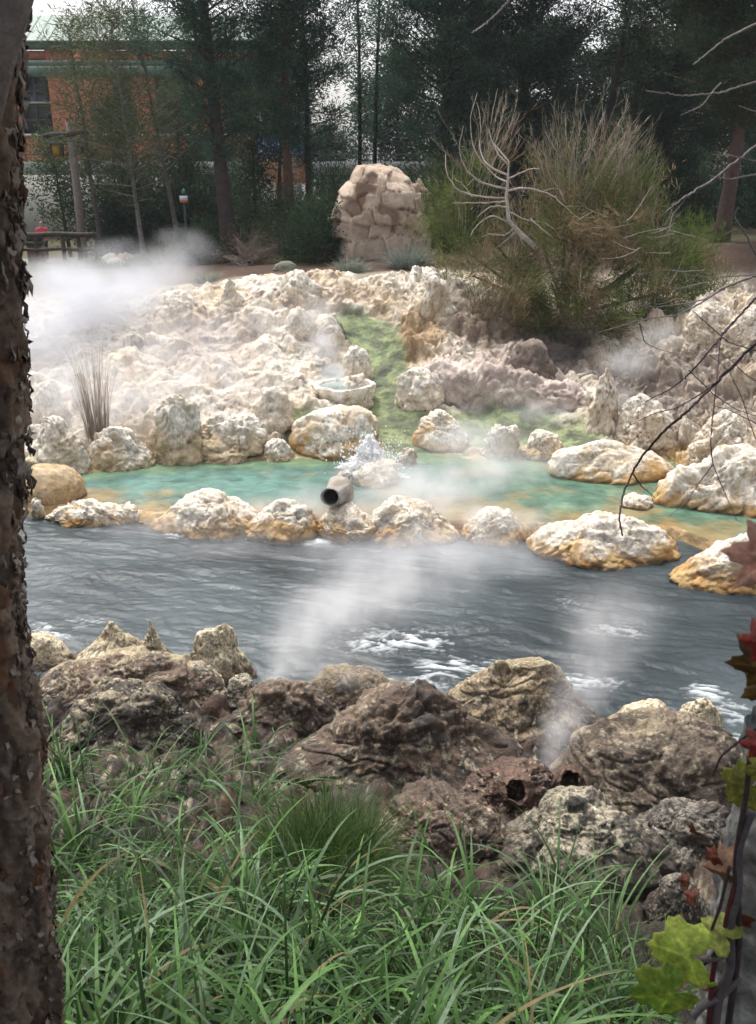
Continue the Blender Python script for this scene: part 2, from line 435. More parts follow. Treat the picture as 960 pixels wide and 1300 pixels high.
def mineral_ledge():
    xs = np.arange(-11, 11, .04); vs = np.arange(-1.3, 1.31, .04)
    Xg, Vg = np.meshgrid(xs, vs, indexing='ij'); X = Xg.ravel(); v = Vg.ravel()
    Y = Yl(X)+v
    P = np.stack([X, Y, 0*X], 1)
    n = fbm(P, .9, 4, seed=70); n2 = fbm(P, 3.2, 5, .6, 71)
    wback = .55+.45*sstep(-.1, .4, fbm(P, .45, 3, seed=72))
    prof = np.where(v > 0, np.exp(-(v/wback)**2), np.exp(-(v/.42)**2))
    P[:, 2] = -.30+.42*prof+.12*n*prof+.07*n2
    c = np.abs(v) < .1
    P[:, 2] = np.where(np.abs(v) < .12, np.maximum(P[:, 2], .125), P[:, 2])
    col = mixc((.28, .16, .06), (.42, .30, .16), sstep(-.3, .3, n))
    col = mixc(col, (.13, .10, .055), sstep(.02, .22, n2)*.8)
    col = mixc(col, (.5, .42, .3), sstep(.15, .3, fbm(P, 2, 4, .6, 73))*.6)
    o = mk('mineral_ledge', P, grid_faces(len(xs), len(vs)), M['trav'], col=col)
    tag(o, kind='structure')
mineral_ledge()

# ------------------------------------------------------------------ water
def river():
    m, nt, b, out = new_mat('river_water')
    a = N(nt, 'ShaderNodeVertexColor', layer_name='Col')
    nt.links.new(a.outputs[0], b.inputs['Base Color'])
    sep = N(nt, 'ShaderNodeSeparateColor'); nt.links.new(a.outputs[0], sep.inputs[0])
    r = ramp(nt, sep.outputs[0], [(.05, (.17,)*3), (.4, (.7,)*3)])
    nt.links.new(r.outputs[0], b.inputs['Roughness']); b.inputs['IOR'].default_value = 1.33
    tc = N(nt, 'ShaderNodeTexCoord'); b.inputs['Specular IOR Level'].default_value = .4
    n = noise(nt, tc.outputs['Object'], 6, 6, .65)
    bp = N(nt, 'ShaderNodeBump'); bp.inputs['Distance'].default_value = .03; nt.links.new(n.outputs[0], bp.inputs['Height']); nt.links.new(bp.outputs[0], b.inputs['Normal'])
    xs = np.arange(-11, 11, .034); nv = 280
    t = np.linspace(0, 1, nv)
    Xg, Tg = np.meshgrid(xs, t, indexing='ij'); X = Xg.ravel(); T = Tg.ravel()
    y0 = E(X)-1.0; y1 = Yl(X)+.02
    Y = y0+(y1-y0)*T
    ang = math.atan2(-.28, 1)
    u = X*math.cos(ang)+Y*math.sin(ang); w = -X*math.sin(ang)+Y*math.cos(ang)
    S = np.stack([u*.45, w*1.25, 0*u], 1)
    S2 = S+np.stack([fbm(S, 1.0, 2, seed=80), fbm(S, 1.0, 2, seed=81), 0*u], 1)*.4
    rid = 1-billow(S2, .9, 3, .5, 82)*2
    calm = sstep(.0, .06, T)*sstep(1.0, .93, T)
    z = .16*fbm(S2, .55, 2, seed=83)+.085*rid+.085*fbm(S2, 2.2, 3, .6, 84)+.03*(1-2*billow(S2, 4.5, 3, .6, 89))+.014*fbm(S, 9, 3, .6, 85)
    near = sstep(2.8, .5, Y-E(X))
    z = z*.56*(.75+.9*near)*(.25+.75*calm)
    P = np.stack([X, Y, z-.01], 1)
    n = fbm(np.stack([X, Y, 0*X], 1), .35, 3, seed=86)
    col = mixc((.022, .031, .036), (.05, .066, .073), sstep(-.3, .3, n))
    # foam
    fn = 1-np.abs(fbm(S2*[1, 1, 1], 3.2, 5, .62, 87))*3.2
    fz = np.zeros(len(X))
    for (px, py, rx, ry, st) in [(500,815,1.3,.55,.9),(590,850,1.0,.5,.9),(110,790,.8,.3,.8),(60,800,.6,.5,.8),(890,880,.4,.35,1.15),(940,905,.8,.5,.85),(720,770,.7,.5,.6),(700,870,1.2,.35,.9),(780,800,.8,.5,.6),(460,868,1.3,.4,1.0),(215,655,.35,.2,1.2),(235,680,.5,.25,.8),(400,688,.6,.18,.8),(130,720,.8,.3,.3),(960,960,.8,.5,.8),(740,715,.7,.15,.6)]:
        q = at_z(px, py, 0)
        d = ((X-q[0])/rx)**2+((Y-q[1])/ry)**2
        fz = np.maximum(fz, st*np.exp(-d))
    fz = np.maximum(fz, sstep(.75, .1, Y-E(X))*.75)
    fm = sstep(.80, 1.3, fn*.75+fz*.72-.18+.35*fbm(P*[1, 1, 0], 1.1, 3, seed=88))*sstep(.08, .4, fz)
    col = mixc(col, (.62, .66, .68), np.clip(fm, 0, 1)*.9)
    mt = sstep(.5, .1, Yl(X)-Y+.3*n)
    col = mixc(col, (.13, .10, .06), mt*.7)
    P[:, 2] += fm*.03
    o = mk('river', P, grid_faces(len(xs), nv), m, col=col); tag(o, kind='structure')
river()
def pool():
    m, nt, b, out = new_mat('pool_water')
    a = N(nt, 'ShaderNodeVertexColor', layer_name='Col')
    tc = N(nt, 'ShaderNodeTexCoord')
    n = noise(nt, tc.outputs['Object'], 3, 5, .6); r = ramp(nt, n.outputs[0], [(.3, (.75,)*3), (.7, (1.2,)*3)])
    nt.links.new(mul(nt, a.outputs[0], r.outputs[0]), b.inputs['Base Color'])
    b.inputs['Roughness'].default_value = .22; b.inputs['IOR'].default_value = 1.33
    n = noise(nt, tc.outputs['Object'], 7, 4, .6)
    bp = N(nt, 'ShaderNodeBump'); bp.inputs['Distance'].default_value = .03; nt.links.new(n.outputs[0], bp.inputs['Height']); nt.links.new(bp.outputs[0], b.inputs['Normal'])
    xs = np.arange(-11, 11, .045); nv = 160
    t = np.linspace(0, 1, nv)
    Xg, Tg = np.meshgrid(xs, t, indexing='ij'); X = Xg.ravel(); T = Tg.ravel()
    y0 = Yl(X)-.02; y1 = Yb(X)+.35
    Y = y0+(y1-y0)*T
    P = np.stack([X, Y, 0*X], 1)
    z = .1+.014*fbm(P, 2.6, 4, .6, 90)
    n = fbm(P, 1.2, 5, .6, 91); n2 = fbm(P, .5, 4, .6, 92)
    col = mixc((.055, .125, .108), (.105, .205, .175), sstep(-.25, .3, n2))
    col = mixc(col, (.045, .105, .085), sstep(.1, .32, n)*.75)
    f = sstep(1.5, .35, Y-Yl(X)+n*1.1+n2*.6)
    oc = mixc((.17, .15, .085), (.30, .19, .085), sstep(-.2, .3, n)); oc = mixc(oc, (.09, .10, .06), sstep(.05, .25, fbm(P, 2.6, 4, .6, 93))*.7)
    col = mixc(col, oc, f*.85)
    bk = sstep(.9, .1, Yb(X)-Y+n*.6)
    col = mixc(col, (.20, .27, .13), bk*.6)
    rg = sstep(.5, 3.5, X+n*1.5)
    col = mixc(col, mixc((.05, .10, .06), (.12, .20, .12), sstep(-.2, .25, fbm(P, 1.8, 4, .6, 94))), rg*.6)
    col = mixc(col, (.33, .20, .08), sstep(.10, .36, fbm(P, .75, 5, .6, 95)+.25*sstep(2.2, .6, Y-Yl(X)))*.45)
    P[:, 2] = z
    o = mk('pool', P, grid_faces(len(xs), nv), m, col=col); tag(o, kind='structure')
pool()
# ------------------------------------------------------------------ rocks
def ico(n):
    bm = bmesh.new(); bmesh.ops.create_icosphere(bm, subdivisions=n, radius=1)
    V = np.array([v.co for v in bm.verts]); Fc = np.array([[v.index for v in f.verts] for f in bm.faces]); bm.free()
    return V, Fc
ICO = {k: ico(k) for k in (3, 4, 5, 6, 7)}
def star(D, lobes):
    r = np.zeros(len(D))
    for (c, a) in lobes:
        c = np.asarray(c, float); b = D@c; disc = b*b-c@c+a*a
        t = np.where(disc > 0, b+np.sqrt(np.maximum(disc, 0)), 0)
        k = 9.0
        r = np.log(np.exp(k*r)+np.exp(k*np.maximum(t, 0)))/k
    return r
def rock_mesh(center, rad, lobes, seed, lv=6, amp=1.0, freq=1.0, ridg=0., flare=0., taper=0., blk=.6):
    """rad=(rx,ry,rz) metres; lobes in unit space with z up from the base"""
    D, Fc = ICO[lv]
    r = star(D, [((0, 0, .15), .8)]+lobes)
    V = D*r[:, None]
    V[:, 0] /= max(V[:, 0].max(), -V[:, 0].min()); V[:, 1] /= np.abs(V[:, 1]).max(); V[:, 2] /= V[:, 2].max()
    if taper:
        hh = np.clip(V[:, 2], 0, 1); k = 1-taper*hh**.8; V[:, 0] *= k; V[:, 1] *= k
    V = V*np.asarray(rad)
    Nn = D/np.asarray(rad); Nn /= np.linalg.norm(Nn, axis=1)[:, None]
    S = V+seed*3.7
    g = (rad[0]*rad[1]*rad[2])**(1/3)
    f = freq/g
    W1 = np.stack([fbm(S, .7*f, 2, seed=1), fbm(S, .7*f, 2, seed=2), fbm(S, .7*f, 2, seed=3)], 1)
    Q = S+W1*.55*g
    d = (billow(Q, .8*f, 2, .5, 4)-.3)*.48*g
    d += (billow(Q, 2.3*f, 3, .55, 5)-.27)*.20*g
    d += (billow(S+W1*.2*g, 6.5*f, 3, .6, 8)-.25)*.075*g+fbm(S, 15*f, 3, .65, 6)*.024*g
    d -= sstep(.18, .42, fbm(Q, 1.9*f, 3, seed=7))*.13*g                # hollows
    d -= sstep(.16, .34, fbm(Q, 5.5*f, 2, seed=17))*.05*g              # pores
    ck = np.abs(fbm(Q*[1, 1, 1.6], 1.15*f, 3, .5, 18)); d -= sstep(.055, .0, ck)*.075*g   # cracks
    f1, f2, ci = worley(S+W1*.5*g, 1.35*f, 3); e = sstep(0, .16, f2-f1)
    d += ((ci-.5)*.20*e-(1-e)*.05)*g*blk
    f1, f2, ci = worley(S+W1*.3*g, 3.6*f, 5); e = sstep(0, .2, f2-f1)
    d += ((ci-.5)*.07*e-(1-e)*.022)*g*blk
    if ridg: d += (1-2*billow(Q*[1, 1, .4], 1.3*f, 3, .5, 9))*ridg*g
    V = V+Nn*(d*amp)[:, None]
    V += .06*g*amp*np.stack([fbm(S, 2.6*f, 3, seed=s) for s in (21, 22, 23)], 1)
    up = V[:, 2] > 0
    V[:, 0] *= 2*rad[0]/(V[up, 0].max()-V[up, 0].min()); V[:, 1] *= 2*rad[1]/(V[up, 1].max()-V[up, 1].min()); V[:, 2] *= rad[2]/V[:, 2].max()
    if flare:
        k = 1+flare*sstep(.55, -.2, V[:, 2]/rad[2])
        V[:, 0] *= k; V[:, 1] *= k
    return V, Fc, Nn
def paint(V, rad, seed, pal, zb=0.):
    """real mineral colours: top crust, body, stain band near the water line, blotches, veins"""
    S = V+seed*3.7
    g = (rad[0]*rad[1]*rad[2])**(1/3)
    W = np.stack([fbm(S, 1.3/g, 3, seed=s) for s in (31, 32, 33)], 1)*.4*g
    n1 = fbm(S+W, .9/g, 5, .6, 11); n2 = fbm(S+W, 2.2/g, 5, .62, 12); n3 = fbm(S+W*.5, 6/g, 5, .65, 13); n4 = fbm(S, 14/g, 3, .6, 14)
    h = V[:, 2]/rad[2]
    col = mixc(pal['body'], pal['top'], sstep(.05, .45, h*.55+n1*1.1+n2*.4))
    if 'blot' in pal:
        bt = pal.get('bt', .15)
        col = mixc(col, pal['blot'], sstep(bt, bt+.12, n2*.9+n3*.35)*pal.get('bs', .7))
    if 'speck' in pal:
        st = pal.get('st', .16)
        col = mixc(col, pal['speck'], sstep(st, st+.10, n3*.9+n4*.45+n1*.3)*pal.get('ss', .6))
    if 'vein' in pal:
        v = np.minimum(np.abs(n2), np.abs(fbm(S+W, 4.5/g, 4, .6, 15))*1.4)
        col = mixc(col, pal['vein'], sstep(.055, .012, v)*pal.get('vs', .7))
    if 'stain' in pal:
        sh = pal.get('sh', .35)
        w = sstep(sh+.22, sh-.12, h+n1*.7+n2*.4)
        col = mixc(col, mixc(pal['stain'], pal.get('stain2', pal['stain']), sstep(-.15, .2, n2)), w*pal.get('sst', .9))
    if 'streak' in pal:
        col = mixc(col, pal['streak'], sstep(.12, .26, fbm(S*[1, 1, .35]+W, 1.6/g, 4, .6, 16))*.5)
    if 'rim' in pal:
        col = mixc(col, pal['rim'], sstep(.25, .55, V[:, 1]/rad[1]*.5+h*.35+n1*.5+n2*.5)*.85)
    if 'wl' in pal:
        col = mixc(col, pal['wl'], sstep(.10, .02, V[:, 2]-zb+n2*.05)*.8)
    return col
PW = dict(top=WHITE, body=CREAM, blot=(.40, .27, .14), bt=.2, bs=.6, speck=(.20, .135, .08), st=.26, ss=.7, vein=(.30, .20, .11), vs=.55, stain=(.54, .35, .14), stain2=(.42, .20, .05), sh=.27, streak=(.54, .38, .20), wl=(.15, .105, .06))
PG = dict(PW, stain=(.42, .28, .13), stain2=(.50, .38, .23), sh=.3, streak=(.58,.48,.33))
PS = dict(top=WHITE, body=CREAM, blot=(.38, .29, .215), bt=.16, bs=.6, speck=(.24, .18, .13), st=.27, ss=.65, vein=(.32, .25, .19), vs=.5)
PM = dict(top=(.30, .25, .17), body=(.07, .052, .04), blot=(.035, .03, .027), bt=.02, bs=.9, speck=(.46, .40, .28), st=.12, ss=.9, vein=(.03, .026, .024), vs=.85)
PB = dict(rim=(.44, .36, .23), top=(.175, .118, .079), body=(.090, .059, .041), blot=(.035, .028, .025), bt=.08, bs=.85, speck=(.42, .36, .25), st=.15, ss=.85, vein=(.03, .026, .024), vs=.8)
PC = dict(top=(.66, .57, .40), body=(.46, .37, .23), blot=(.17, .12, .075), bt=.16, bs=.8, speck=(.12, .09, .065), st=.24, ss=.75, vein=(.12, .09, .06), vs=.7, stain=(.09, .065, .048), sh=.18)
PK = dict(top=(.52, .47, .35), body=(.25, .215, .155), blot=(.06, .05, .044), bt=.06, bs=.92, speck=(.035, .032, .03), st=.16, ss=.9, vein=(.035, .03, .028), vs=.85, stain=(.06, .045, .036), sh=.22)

def rock(name, label, cat, box, pal, lobes=(), seed=0, water=None, ry=.75, lv=6, amp=1.0, freq=1.0, ridg=0., mat='trav', group=None, sink=.25, flare=0., taper=0., blk=.6, Y=None):
    x0, y0, x1, y1 = box
    px = (x0+x1)/2
    if water is not None: q = at_z(px, y1, water)
    elif Y is not None: q = at_y(px, y1, Y)
    else: q = hit(px, y1)
    dpt = depth(q); rx = (x1-x0)/2*dpt/F
    Yc = q[1]+ry*rx*.75
    top = at_y(px, y0, Yc)
    dpt2 = depth((0, Yc, q[2])); rx = (x1-x0)/2*dpt2/F
    X = (px-480)/F*dpt2
    rz = max(top[2]-q[2], .06)
    rad = np.array((rx, ry*rx, rz*1.0))
    V, Fc, Nn = rock_mesh(None, rad, [(np.array(c), a) for c, a in lobes], seed, lv, amp, freq, ridg, flare, taper, blk)
    V[:, 2] = np.where(V[:, 2] < 0, V[:, 2]*(sink+.1)*1.2, V[:, 2])
    col = paint(V, rad, seed, pal)
    o = mk(name, V, Fc, M[mat], col=col, loc=(X, Yc, q[2]))
    if label: tag(o, label, cat, group)
    return o, rad
RK = 'boulder'
G1 = 'mineral boulders between pool and river'
chain = [
 ('low white boulder streaked with orange, leftmost of those between pool and river', (66,633,186,668), [((-.35,0,.3),.5),((.5,0,.05),.45)], 1, .5),
 ('broad white boulder with orange shoulders, left of the steaming mineral spout', (205,622,332,681), [((-.1,0,.5),.5),((.5,0,.2),.5),((-.6,0,.1),.45)], 2, .7),
 ('pale low boulder in mist directly left of the mineral spout', (318,632,408,686), [((.1,0,.4),.5),((-.5,0,.1),.4)], 3, .75),
 ('rounded white boulder veiled in mist, right of the mineral spout', (462,632,570,690), [((0,0,.4),.6),((.45,0,.1),.5)], 4, .75),
 ('small domed white boulder beside the big ochre one at the river edge', (590,643,664,691), [((0,0,.45),.55)], 5, .85),
 ('big knobbly white boulder with wide ochre base at the river edge', (680,649,848,716), [((-.65,0,.25),.42),((.1,0,.55),.5),((.6,0,.3),.5),((-.15,0,.35),.55)], 6, .62),
 ('white and orange boulder in the river behind the large brown leaf', (868,674,1010,750), [((.2,0,.4),.6),((-.5,0,.05),.5)], 7, .6),
]
for lab, bx, lb, sd, ry in chain:
    rock('boulder', lab, RK, bx, PW, lb, sd, 0.0, ry, lv=6, group=G1, amp=(.5, .8, .62, .9, .55, .72, .6)[sd % 7], flare=.28, freq=(.75, 1.25, .95, .65, 1.1)[sd % 5], blk=(.4, 1.3, .8)[sd % 3])
rock('boulder', 'small tan boulder at the waterline right beside the peeling trunk', RK, (40,632,58,660), PG, [], 8, 0.0, .8, lv=5)
rock('boulder', 'smooth orange mineral hump at the left end of the pool', RK, (30,590,112,640), dict(top=(.55,.43,.28), body=(.48,.34,.19), blot=(.42,.25,.11), vein=(.3,.2,.11), vs=.5), [((-.4,0,.4),.5)], 9, .1, 1.0, lv=5, amp=.3)
G2 = 'mineral boulders standing in the turquoise pool'
poolr = [
 ('ochre-splashed white boulder with ragged top, spray pouring past its right end', (377,514,489,581), [((-.5,0,.3),.5),((.45,0,.55),.4),((0,0,.35),.55)], 11, .7),
 ('spiky-topped white boulder alone in the pale green shallows', (526,519,592,572), [((-.45,0,.4),.4),((.35,0,.1),.5),((-.05,0,.75),.28)], 12, .8),
 ('pale misty twin-humped boulder right of the spiky one in the shallows', (611,538,660,583), [((.55,0,.55),.4),((-.4,0,.2),.5)], 13, .8),
 ('rounded white boulder with green base in the pool shallows', (665,544,716,584), [((-.2,0,.4),.5)], 14, .9),
 ('long white boulder with two humps and orange foot, right half of the pool', (698,558,846,611), [((-.55,0,.35),.42),((-.15,0,.6),.42),((.6,0,.2),.5)], 15, .55),
 ('large white boulder with ochre foot at the right edge of the pool', (836,566,1010,650), [((-.6,0,.1),.4),((.25,0,.55),.55),((.7,0,.3),.5)], 16, .6),
]
for lab, bx, lb, sd, ry in poolr:
    rock('boulder', lab, RK, bx, PG if sd in (13, 14) else PW, lb, sd, 0.1, ry, lv=6, group=G2, amp=(.55, .85, .7)[sd % 3], flare=.25, freq=(.75, 1.2, .95, .65)[sd % 4], blk=(.4, 1.3, .8)[sd % 3])
for lab, bx, sd in [('small knobbly tan rock just right of the water jet', (502,567,530,592), 17), ('little tan rock under the left of the water jet', (424,597,446,615), 18),
                    ('rough tan rock the water jet pours over', (446,584,508,620), 19), ('nearly sunken tan rock behind the big ochre boulder', (785,628,828,648), 20), ('tiny tan rock beside the mouth of the low cave', (279,578,292,589), 21)]:
    rock('rock', lab, 'rock', bx, PG, [((.3,0,.4),.5)], sd, .08, .9, lv=5, amp=1.0)
G3 = 'crusted mounds on the white mineral slope'
slope = [
 ('pointed cream spike on the crest of the white slope, left of the large hump', (280,352,306,385), [((0,0,.8),.25)], 31, .8),
 ('largest cream hump on the crest of the white slope, below the tan rock pile', (352,341,408,385), [((-.1,0,.5),.5),((.5,0,.3),.4)], 32, .9),
 ('smooth grey-white hump on the crest, at the edge of the thick steam', (200,366,256,402), [((-.1,0,.5),.5)], 33, .9),
 ('tall cream peak standing on the crest above the yellow-brown cliff', (530,349,576,405), [((-.2,0,.6),.4),((.3,0,.4),.5)], 34, .7),
 ('small white knob on the crest beside blue-grey grass', (484,352,508,372), [], 35, .9),
 ('cream knob with a dark hollow, upper left of the green run-off', (362,388,400,428), [((0,0,.6),.4)], 36, .9),
 ('pale rounded knob beside the head of the green run-off', (402,400,436,440), [((0,0,.5),.5)], 37, .9),
 ('faint white lump beside the dead reeds, half lost in steam', (92,470,118,510), [((0,0,.5),.45)], 38, .9),
 ('round white lump against the peeling trunk at mid-slope', (38,482,86,535), [((.1,0,.4),.5)], 39, .9),
 ('tall pale mound by the trunk above the pool edge', (48,528,112,605), [((-.2,0,.5),.5),((.4,0,.2),.5)], 40, .8),
 ('bulging white mound at the foot of the dead reeds', (112,540,190,602), [((-.1,0,.6),.4),((.4,0,.2),.5)], 41, .8),
 ('wide lumpy mound above the pool, left of the low cave', (190,500,262,588), [((.2,0,.4),.5)], 42, .8),
 ('overhanging mound with the low dark cave at its foot', (246,522,342,580), [((-.45,0,.35),.5),((.4,0,.4),.5)], 43, .8),
 ('small white knob at the pool edge, right of the low cave', (336,556,372,592), [((0,0,.4),.5)], 44, .9),
 ('pitted cream ridge at the left lip of the green run-off', (318,490,370,545), [((.4,0,.4),.45)], 45, .8),
 ('pale round boulder above the steaming basin', (434,438,472,477), [((0,0,.5),.5)], 46, .9),
 ('white-edged block at the right lip of the green run-off', (503,466,562,512), [((-.3,0,.3),.55),((.4,0,.4),.5)], 47, .8),
 ('knobbly upright pinnacle at the right end of the mauve ledge', (746,466,784,545), [((.1,0,.85),.22),((-.3,0,.45),.35),((.35,0,.45),.35),((.1,0,.15),.6)], 48, .7),
 ('round pitted boulder right of the knobbly pinnacle', (781,499,850,560), [((-.1,0,.5),.5),((.4,0,.1),.5)], 49, .85),
 ('cream boulder crowning the right-hand slope', (866,386,930,436), [((-.2,0,.4),.5),((.4,0,.3),.5)], 50, .8),
 ('pale boulder at the right edge of the right-hand slope', (918,384,990,440), [((0,0,.4),.5)], 51, .8),
 ('weathered cream boulder low on the right-hand slope above the pool', (880,520,950,580), [((.3,0,.3),.5)], 52, .8),
 ('grey-pink mound under the bush beside the pinnacle', (640,430,700,480), [((.2,0,.4),.5)], 53, .8),
]
for lab, bx, lb, sd, ry in slope:
    pal = dict(PS)
    if sd == 34: pal.update(top=WHITE, body=(.48,.38,.26), blot=(.3,.2,.12), bs=.7)
    if sd in (48, 49): pal.update(speck=(.10,.08,.065), st=.18, ss=.8, blot=(.3,.23,.17))
    if sd == 53: pal.update(top=(.26,.21,.18), body=(.17,.135,.115), blot=(.1,.08,.07), speck=(.3,.25,.21))
    if sd in (50, 51, 52): pal.update(bt=.1, blot=(.30,.22,.155), speck=(.17,.12,.085), st=.2)
    if sd in (41, 42, 43, 44): pal.update(stain=(.52,.38,.22), sh=.35, sst=.7)
    rock('mound', lab, 'mound', bx, pal, lb, sd, None, ry, lv=6 if bx[2]-bx[0] > 60 else 5, group=G3, amp=.85, sink=.9, flare=.3, taper={31: .6, 34: .2, 48: .3}.get(sd, 0))

# mauve ledge right of the run-off: one long winding ridge
def ledge():
    pts = [(520,500,22.3),(560,497,22.5),(610,500,22.6),(655,505,22.5),(700,510,22.3),(735,512,22.1),(752,520,21.8)]
    base = np.array([hit(p[0], p[1]) for p in pts])
    tops = [458,456,462,470,484,490,486]
    D, _ = ICO[3]
    n = 160; k = 64
    s = np.linspace(0, 1, n); si = np.linspace(0, 1, len(pts))
    bx = np.stack([np.interp(s, si, base[:, i]) for i in range(3)], 1)
    hz = np.interp(s, si, [at_y(p[0], t, b[1]+.5)[2]-b[2] for p, t, b in zip(pts, tops, base)])
    th = np.linspace(-.35*math.pi, 1.35*math.pi, k)
    ex = np.sqrt(np.clip(1-(2*s-1)**6, 0.02, 1))
    V = bx[:, None, :]+np.stack([0*th[None, :]+0*s[:, None], -np.cos(th)[None, :]*.55*ex[:, None]+.4, np.sin(th)[None, :]*(hz*ex)[:, None]], 2)
    V = V.reshape(-1, 3); Nn = np.stack([0*np.tile(th, n), -np.cos(np.tile(th, n)), np.sin(np.tile(th, n))], 1)
    Q = V+np.stack([fbm(V, 1.4, 2, seed=101), fbm(V, 1.4, 2, seed=102), fbm(V, 1.4, 2, seed=103)], 1)*.2
    d = (billow(Q, 1.6, 3, .55, 104)-.2)*.5+(billow(Q, 5, 3, .6, 105)-.2)*.14
    V = V+Nn*d[:, None]; V[:, 0] += .12*fbm(V, 2, 3, seed=106)
    n1 = fbm(V, 1.3, 5, .6, 107); n2 = fbm(V, 4, 4, .6, 108)
    col = mixc((.46, .375, .335), (.68, .59, .51), sstep(-.25, .3, n1)); col = mixc(col, (.26, .2, .17), sstep(.15, .45, n2)*.6)
    o = mk('mineral_ridge', V, grid_faces(n, k), M['trav'], col=col)
    tag(o, 'long winding mauve-grey ridge between green run-off and the knobbly pinnacle', 'ridge')
ledge()

# spout: hollow crusted pipe with a dark mouth, facing the viewer
def lathe(prof, nseg, axis_o, axis_d):
    d = np.asarray(axis_d, float); d /= np.linalg.norm(d)
    a = np.cross(d, [0, 0, 1.]); a /= np.linalg.norm(a); b = np.cross(d, a)
    th = np.linspace(0, 2*math.pi, nseg, endpoint=False)
    V = [np.asarray(axis_o)+d*h+(np.cos(t)*a+np.sin(t)*b)*r for (h, r) in prof for t in th]
    n = len(prof); i = np.arange(n-1)[:, None]*nseg; j = np.arange(nseg)[None, :]; k = (j+1) % nseg
    Fq = np.stack([(i+j).ravel(), (i+k).ravel(), (i+nseg+k).ravel(), (i+nseg+j).ravel()], 1)
    return np.array(V), Fq
def spout():
    root_p = at_z(442, 684, 0.0)+np.array([0, .35, 0])
    o, rad = rock('mineral_spout', None, None, (398,640,482,688), PW, [((-.1,0,.6),.5),((.4,0,.2),.5)], 61, 0.0, .8, lv=6, amp=.7)
    tag(o, 'crusted mineral spout with a round dark mouth at the river edge', 'spout')
    c = at_y(420, 631, float(o.location[1])-.12)
    dr = np.array([-.25, -1.0, .12])
    prof = [(-.75, .36), (-.45, .31), (-.2, .26), (-.06, .24), (0.02, .225), (.02, .20), (-.03, .18), (-.2, .165), (-.5, .15), (-.52, .001)]
    V, Fq = lathe([(h*.8, r*.74) for h, r in prof], 48, (0, 0, 0), dr)
    V[:48*5] += .075*np.stack([fbm(V[:48*5], 4, 4, .6, s) for s in (111, 112, 113)], 1)
    V2 = V+c-np.array(o.location)
    n = fbm(V, 6, 4, seed=114)
    col = mixc((.46, .43, .39), (.32, .27, .22), sstep(-.15, .3, n))
    col[48*6:] = (.10, .09, .085)
    mk('pipe_mouth', V2, Fq, M['trav'], o, col)
spout()
def basin():
    q = hit(436, 512)+np.array([0, .5, -.05])
    dpt = depth(q); r = 38*dpt/F
    t = at_y(436, 486, q[1]-.0)
    h = max(t[2]-q[2], .35)
    prof = [(-.3, r*.8), (0, r*.86), (h*.35, r*.93), (h*.7, r*1.0), (h*.93, r*1.02), (h, r*.96), (h*.97, r*.86), (h*.86, r*.80), (h*.72, r*.74)]
    # refine profile
    pr = np.array(prof); s = np.linspace(0, len(pr)-1, 40)
    prof = list(zip(np.interp(s, range(len(pr)), pr[:, 0]), np.interp(s, range(len(pr)), pr[:, 1])))
    V, Fq = lathe(prof, 120, (0, 0, 0), (0, 0.001, 1))
    ax = np.stack([V[:, 0], V[:, 1], 0*V[:, 0]], 1); ax /= np.linalg.norm(ax, axis=1)[:, None]+1e-6
    V = V+ax*((billow(V, 2.6, 4, .6, 121)-.2)*.22)[:, None]
    V[:, 2] += .08*fbm(V, 1.5, 3, seed=122)*(V[:, 2] > .05)
    n = fbm(V, 3, 5, .6, 123)
    col = mixc(WHITE, (.5, .42, .33), sstep(0, .4, n)); col = mixc(col, (.45, .36, .22), sstep(.25*h, 0, V[:, 2]+n*.1)*.7)
    o = mk('steaming_basin', V, Fq, M['trav'], col=col, loc=tuple(q))
    tag(o, 'round white mineral basin full of pale water, steaming beside the green run-off', 'basin')
    th = np.linspace(0, 2*math.pi, 40, endpoint=False)
    Vw = np.vstack([[0, 0, h*.8], np.stack([np.cos(th)*r*.8, np.sin(th)*r*.8, 0*th+h*.8], 1)])
    Fw = [[0, 1+i, 1+(i+1) % 40] for i in range(40)]
    mw = mat_plain('basin_water', (.36, .46, .44), .15, .15, 3, (.02, 6))
    mk('basin_water', Vw, Fw, mw, o)
    rock('boulder', 'rounded white boulder touching the right rim of the steaming basin', RK, (440,474,476,516), PS, [((0,0,.4),.5)], 62, None, .9, lv=5)
basin()

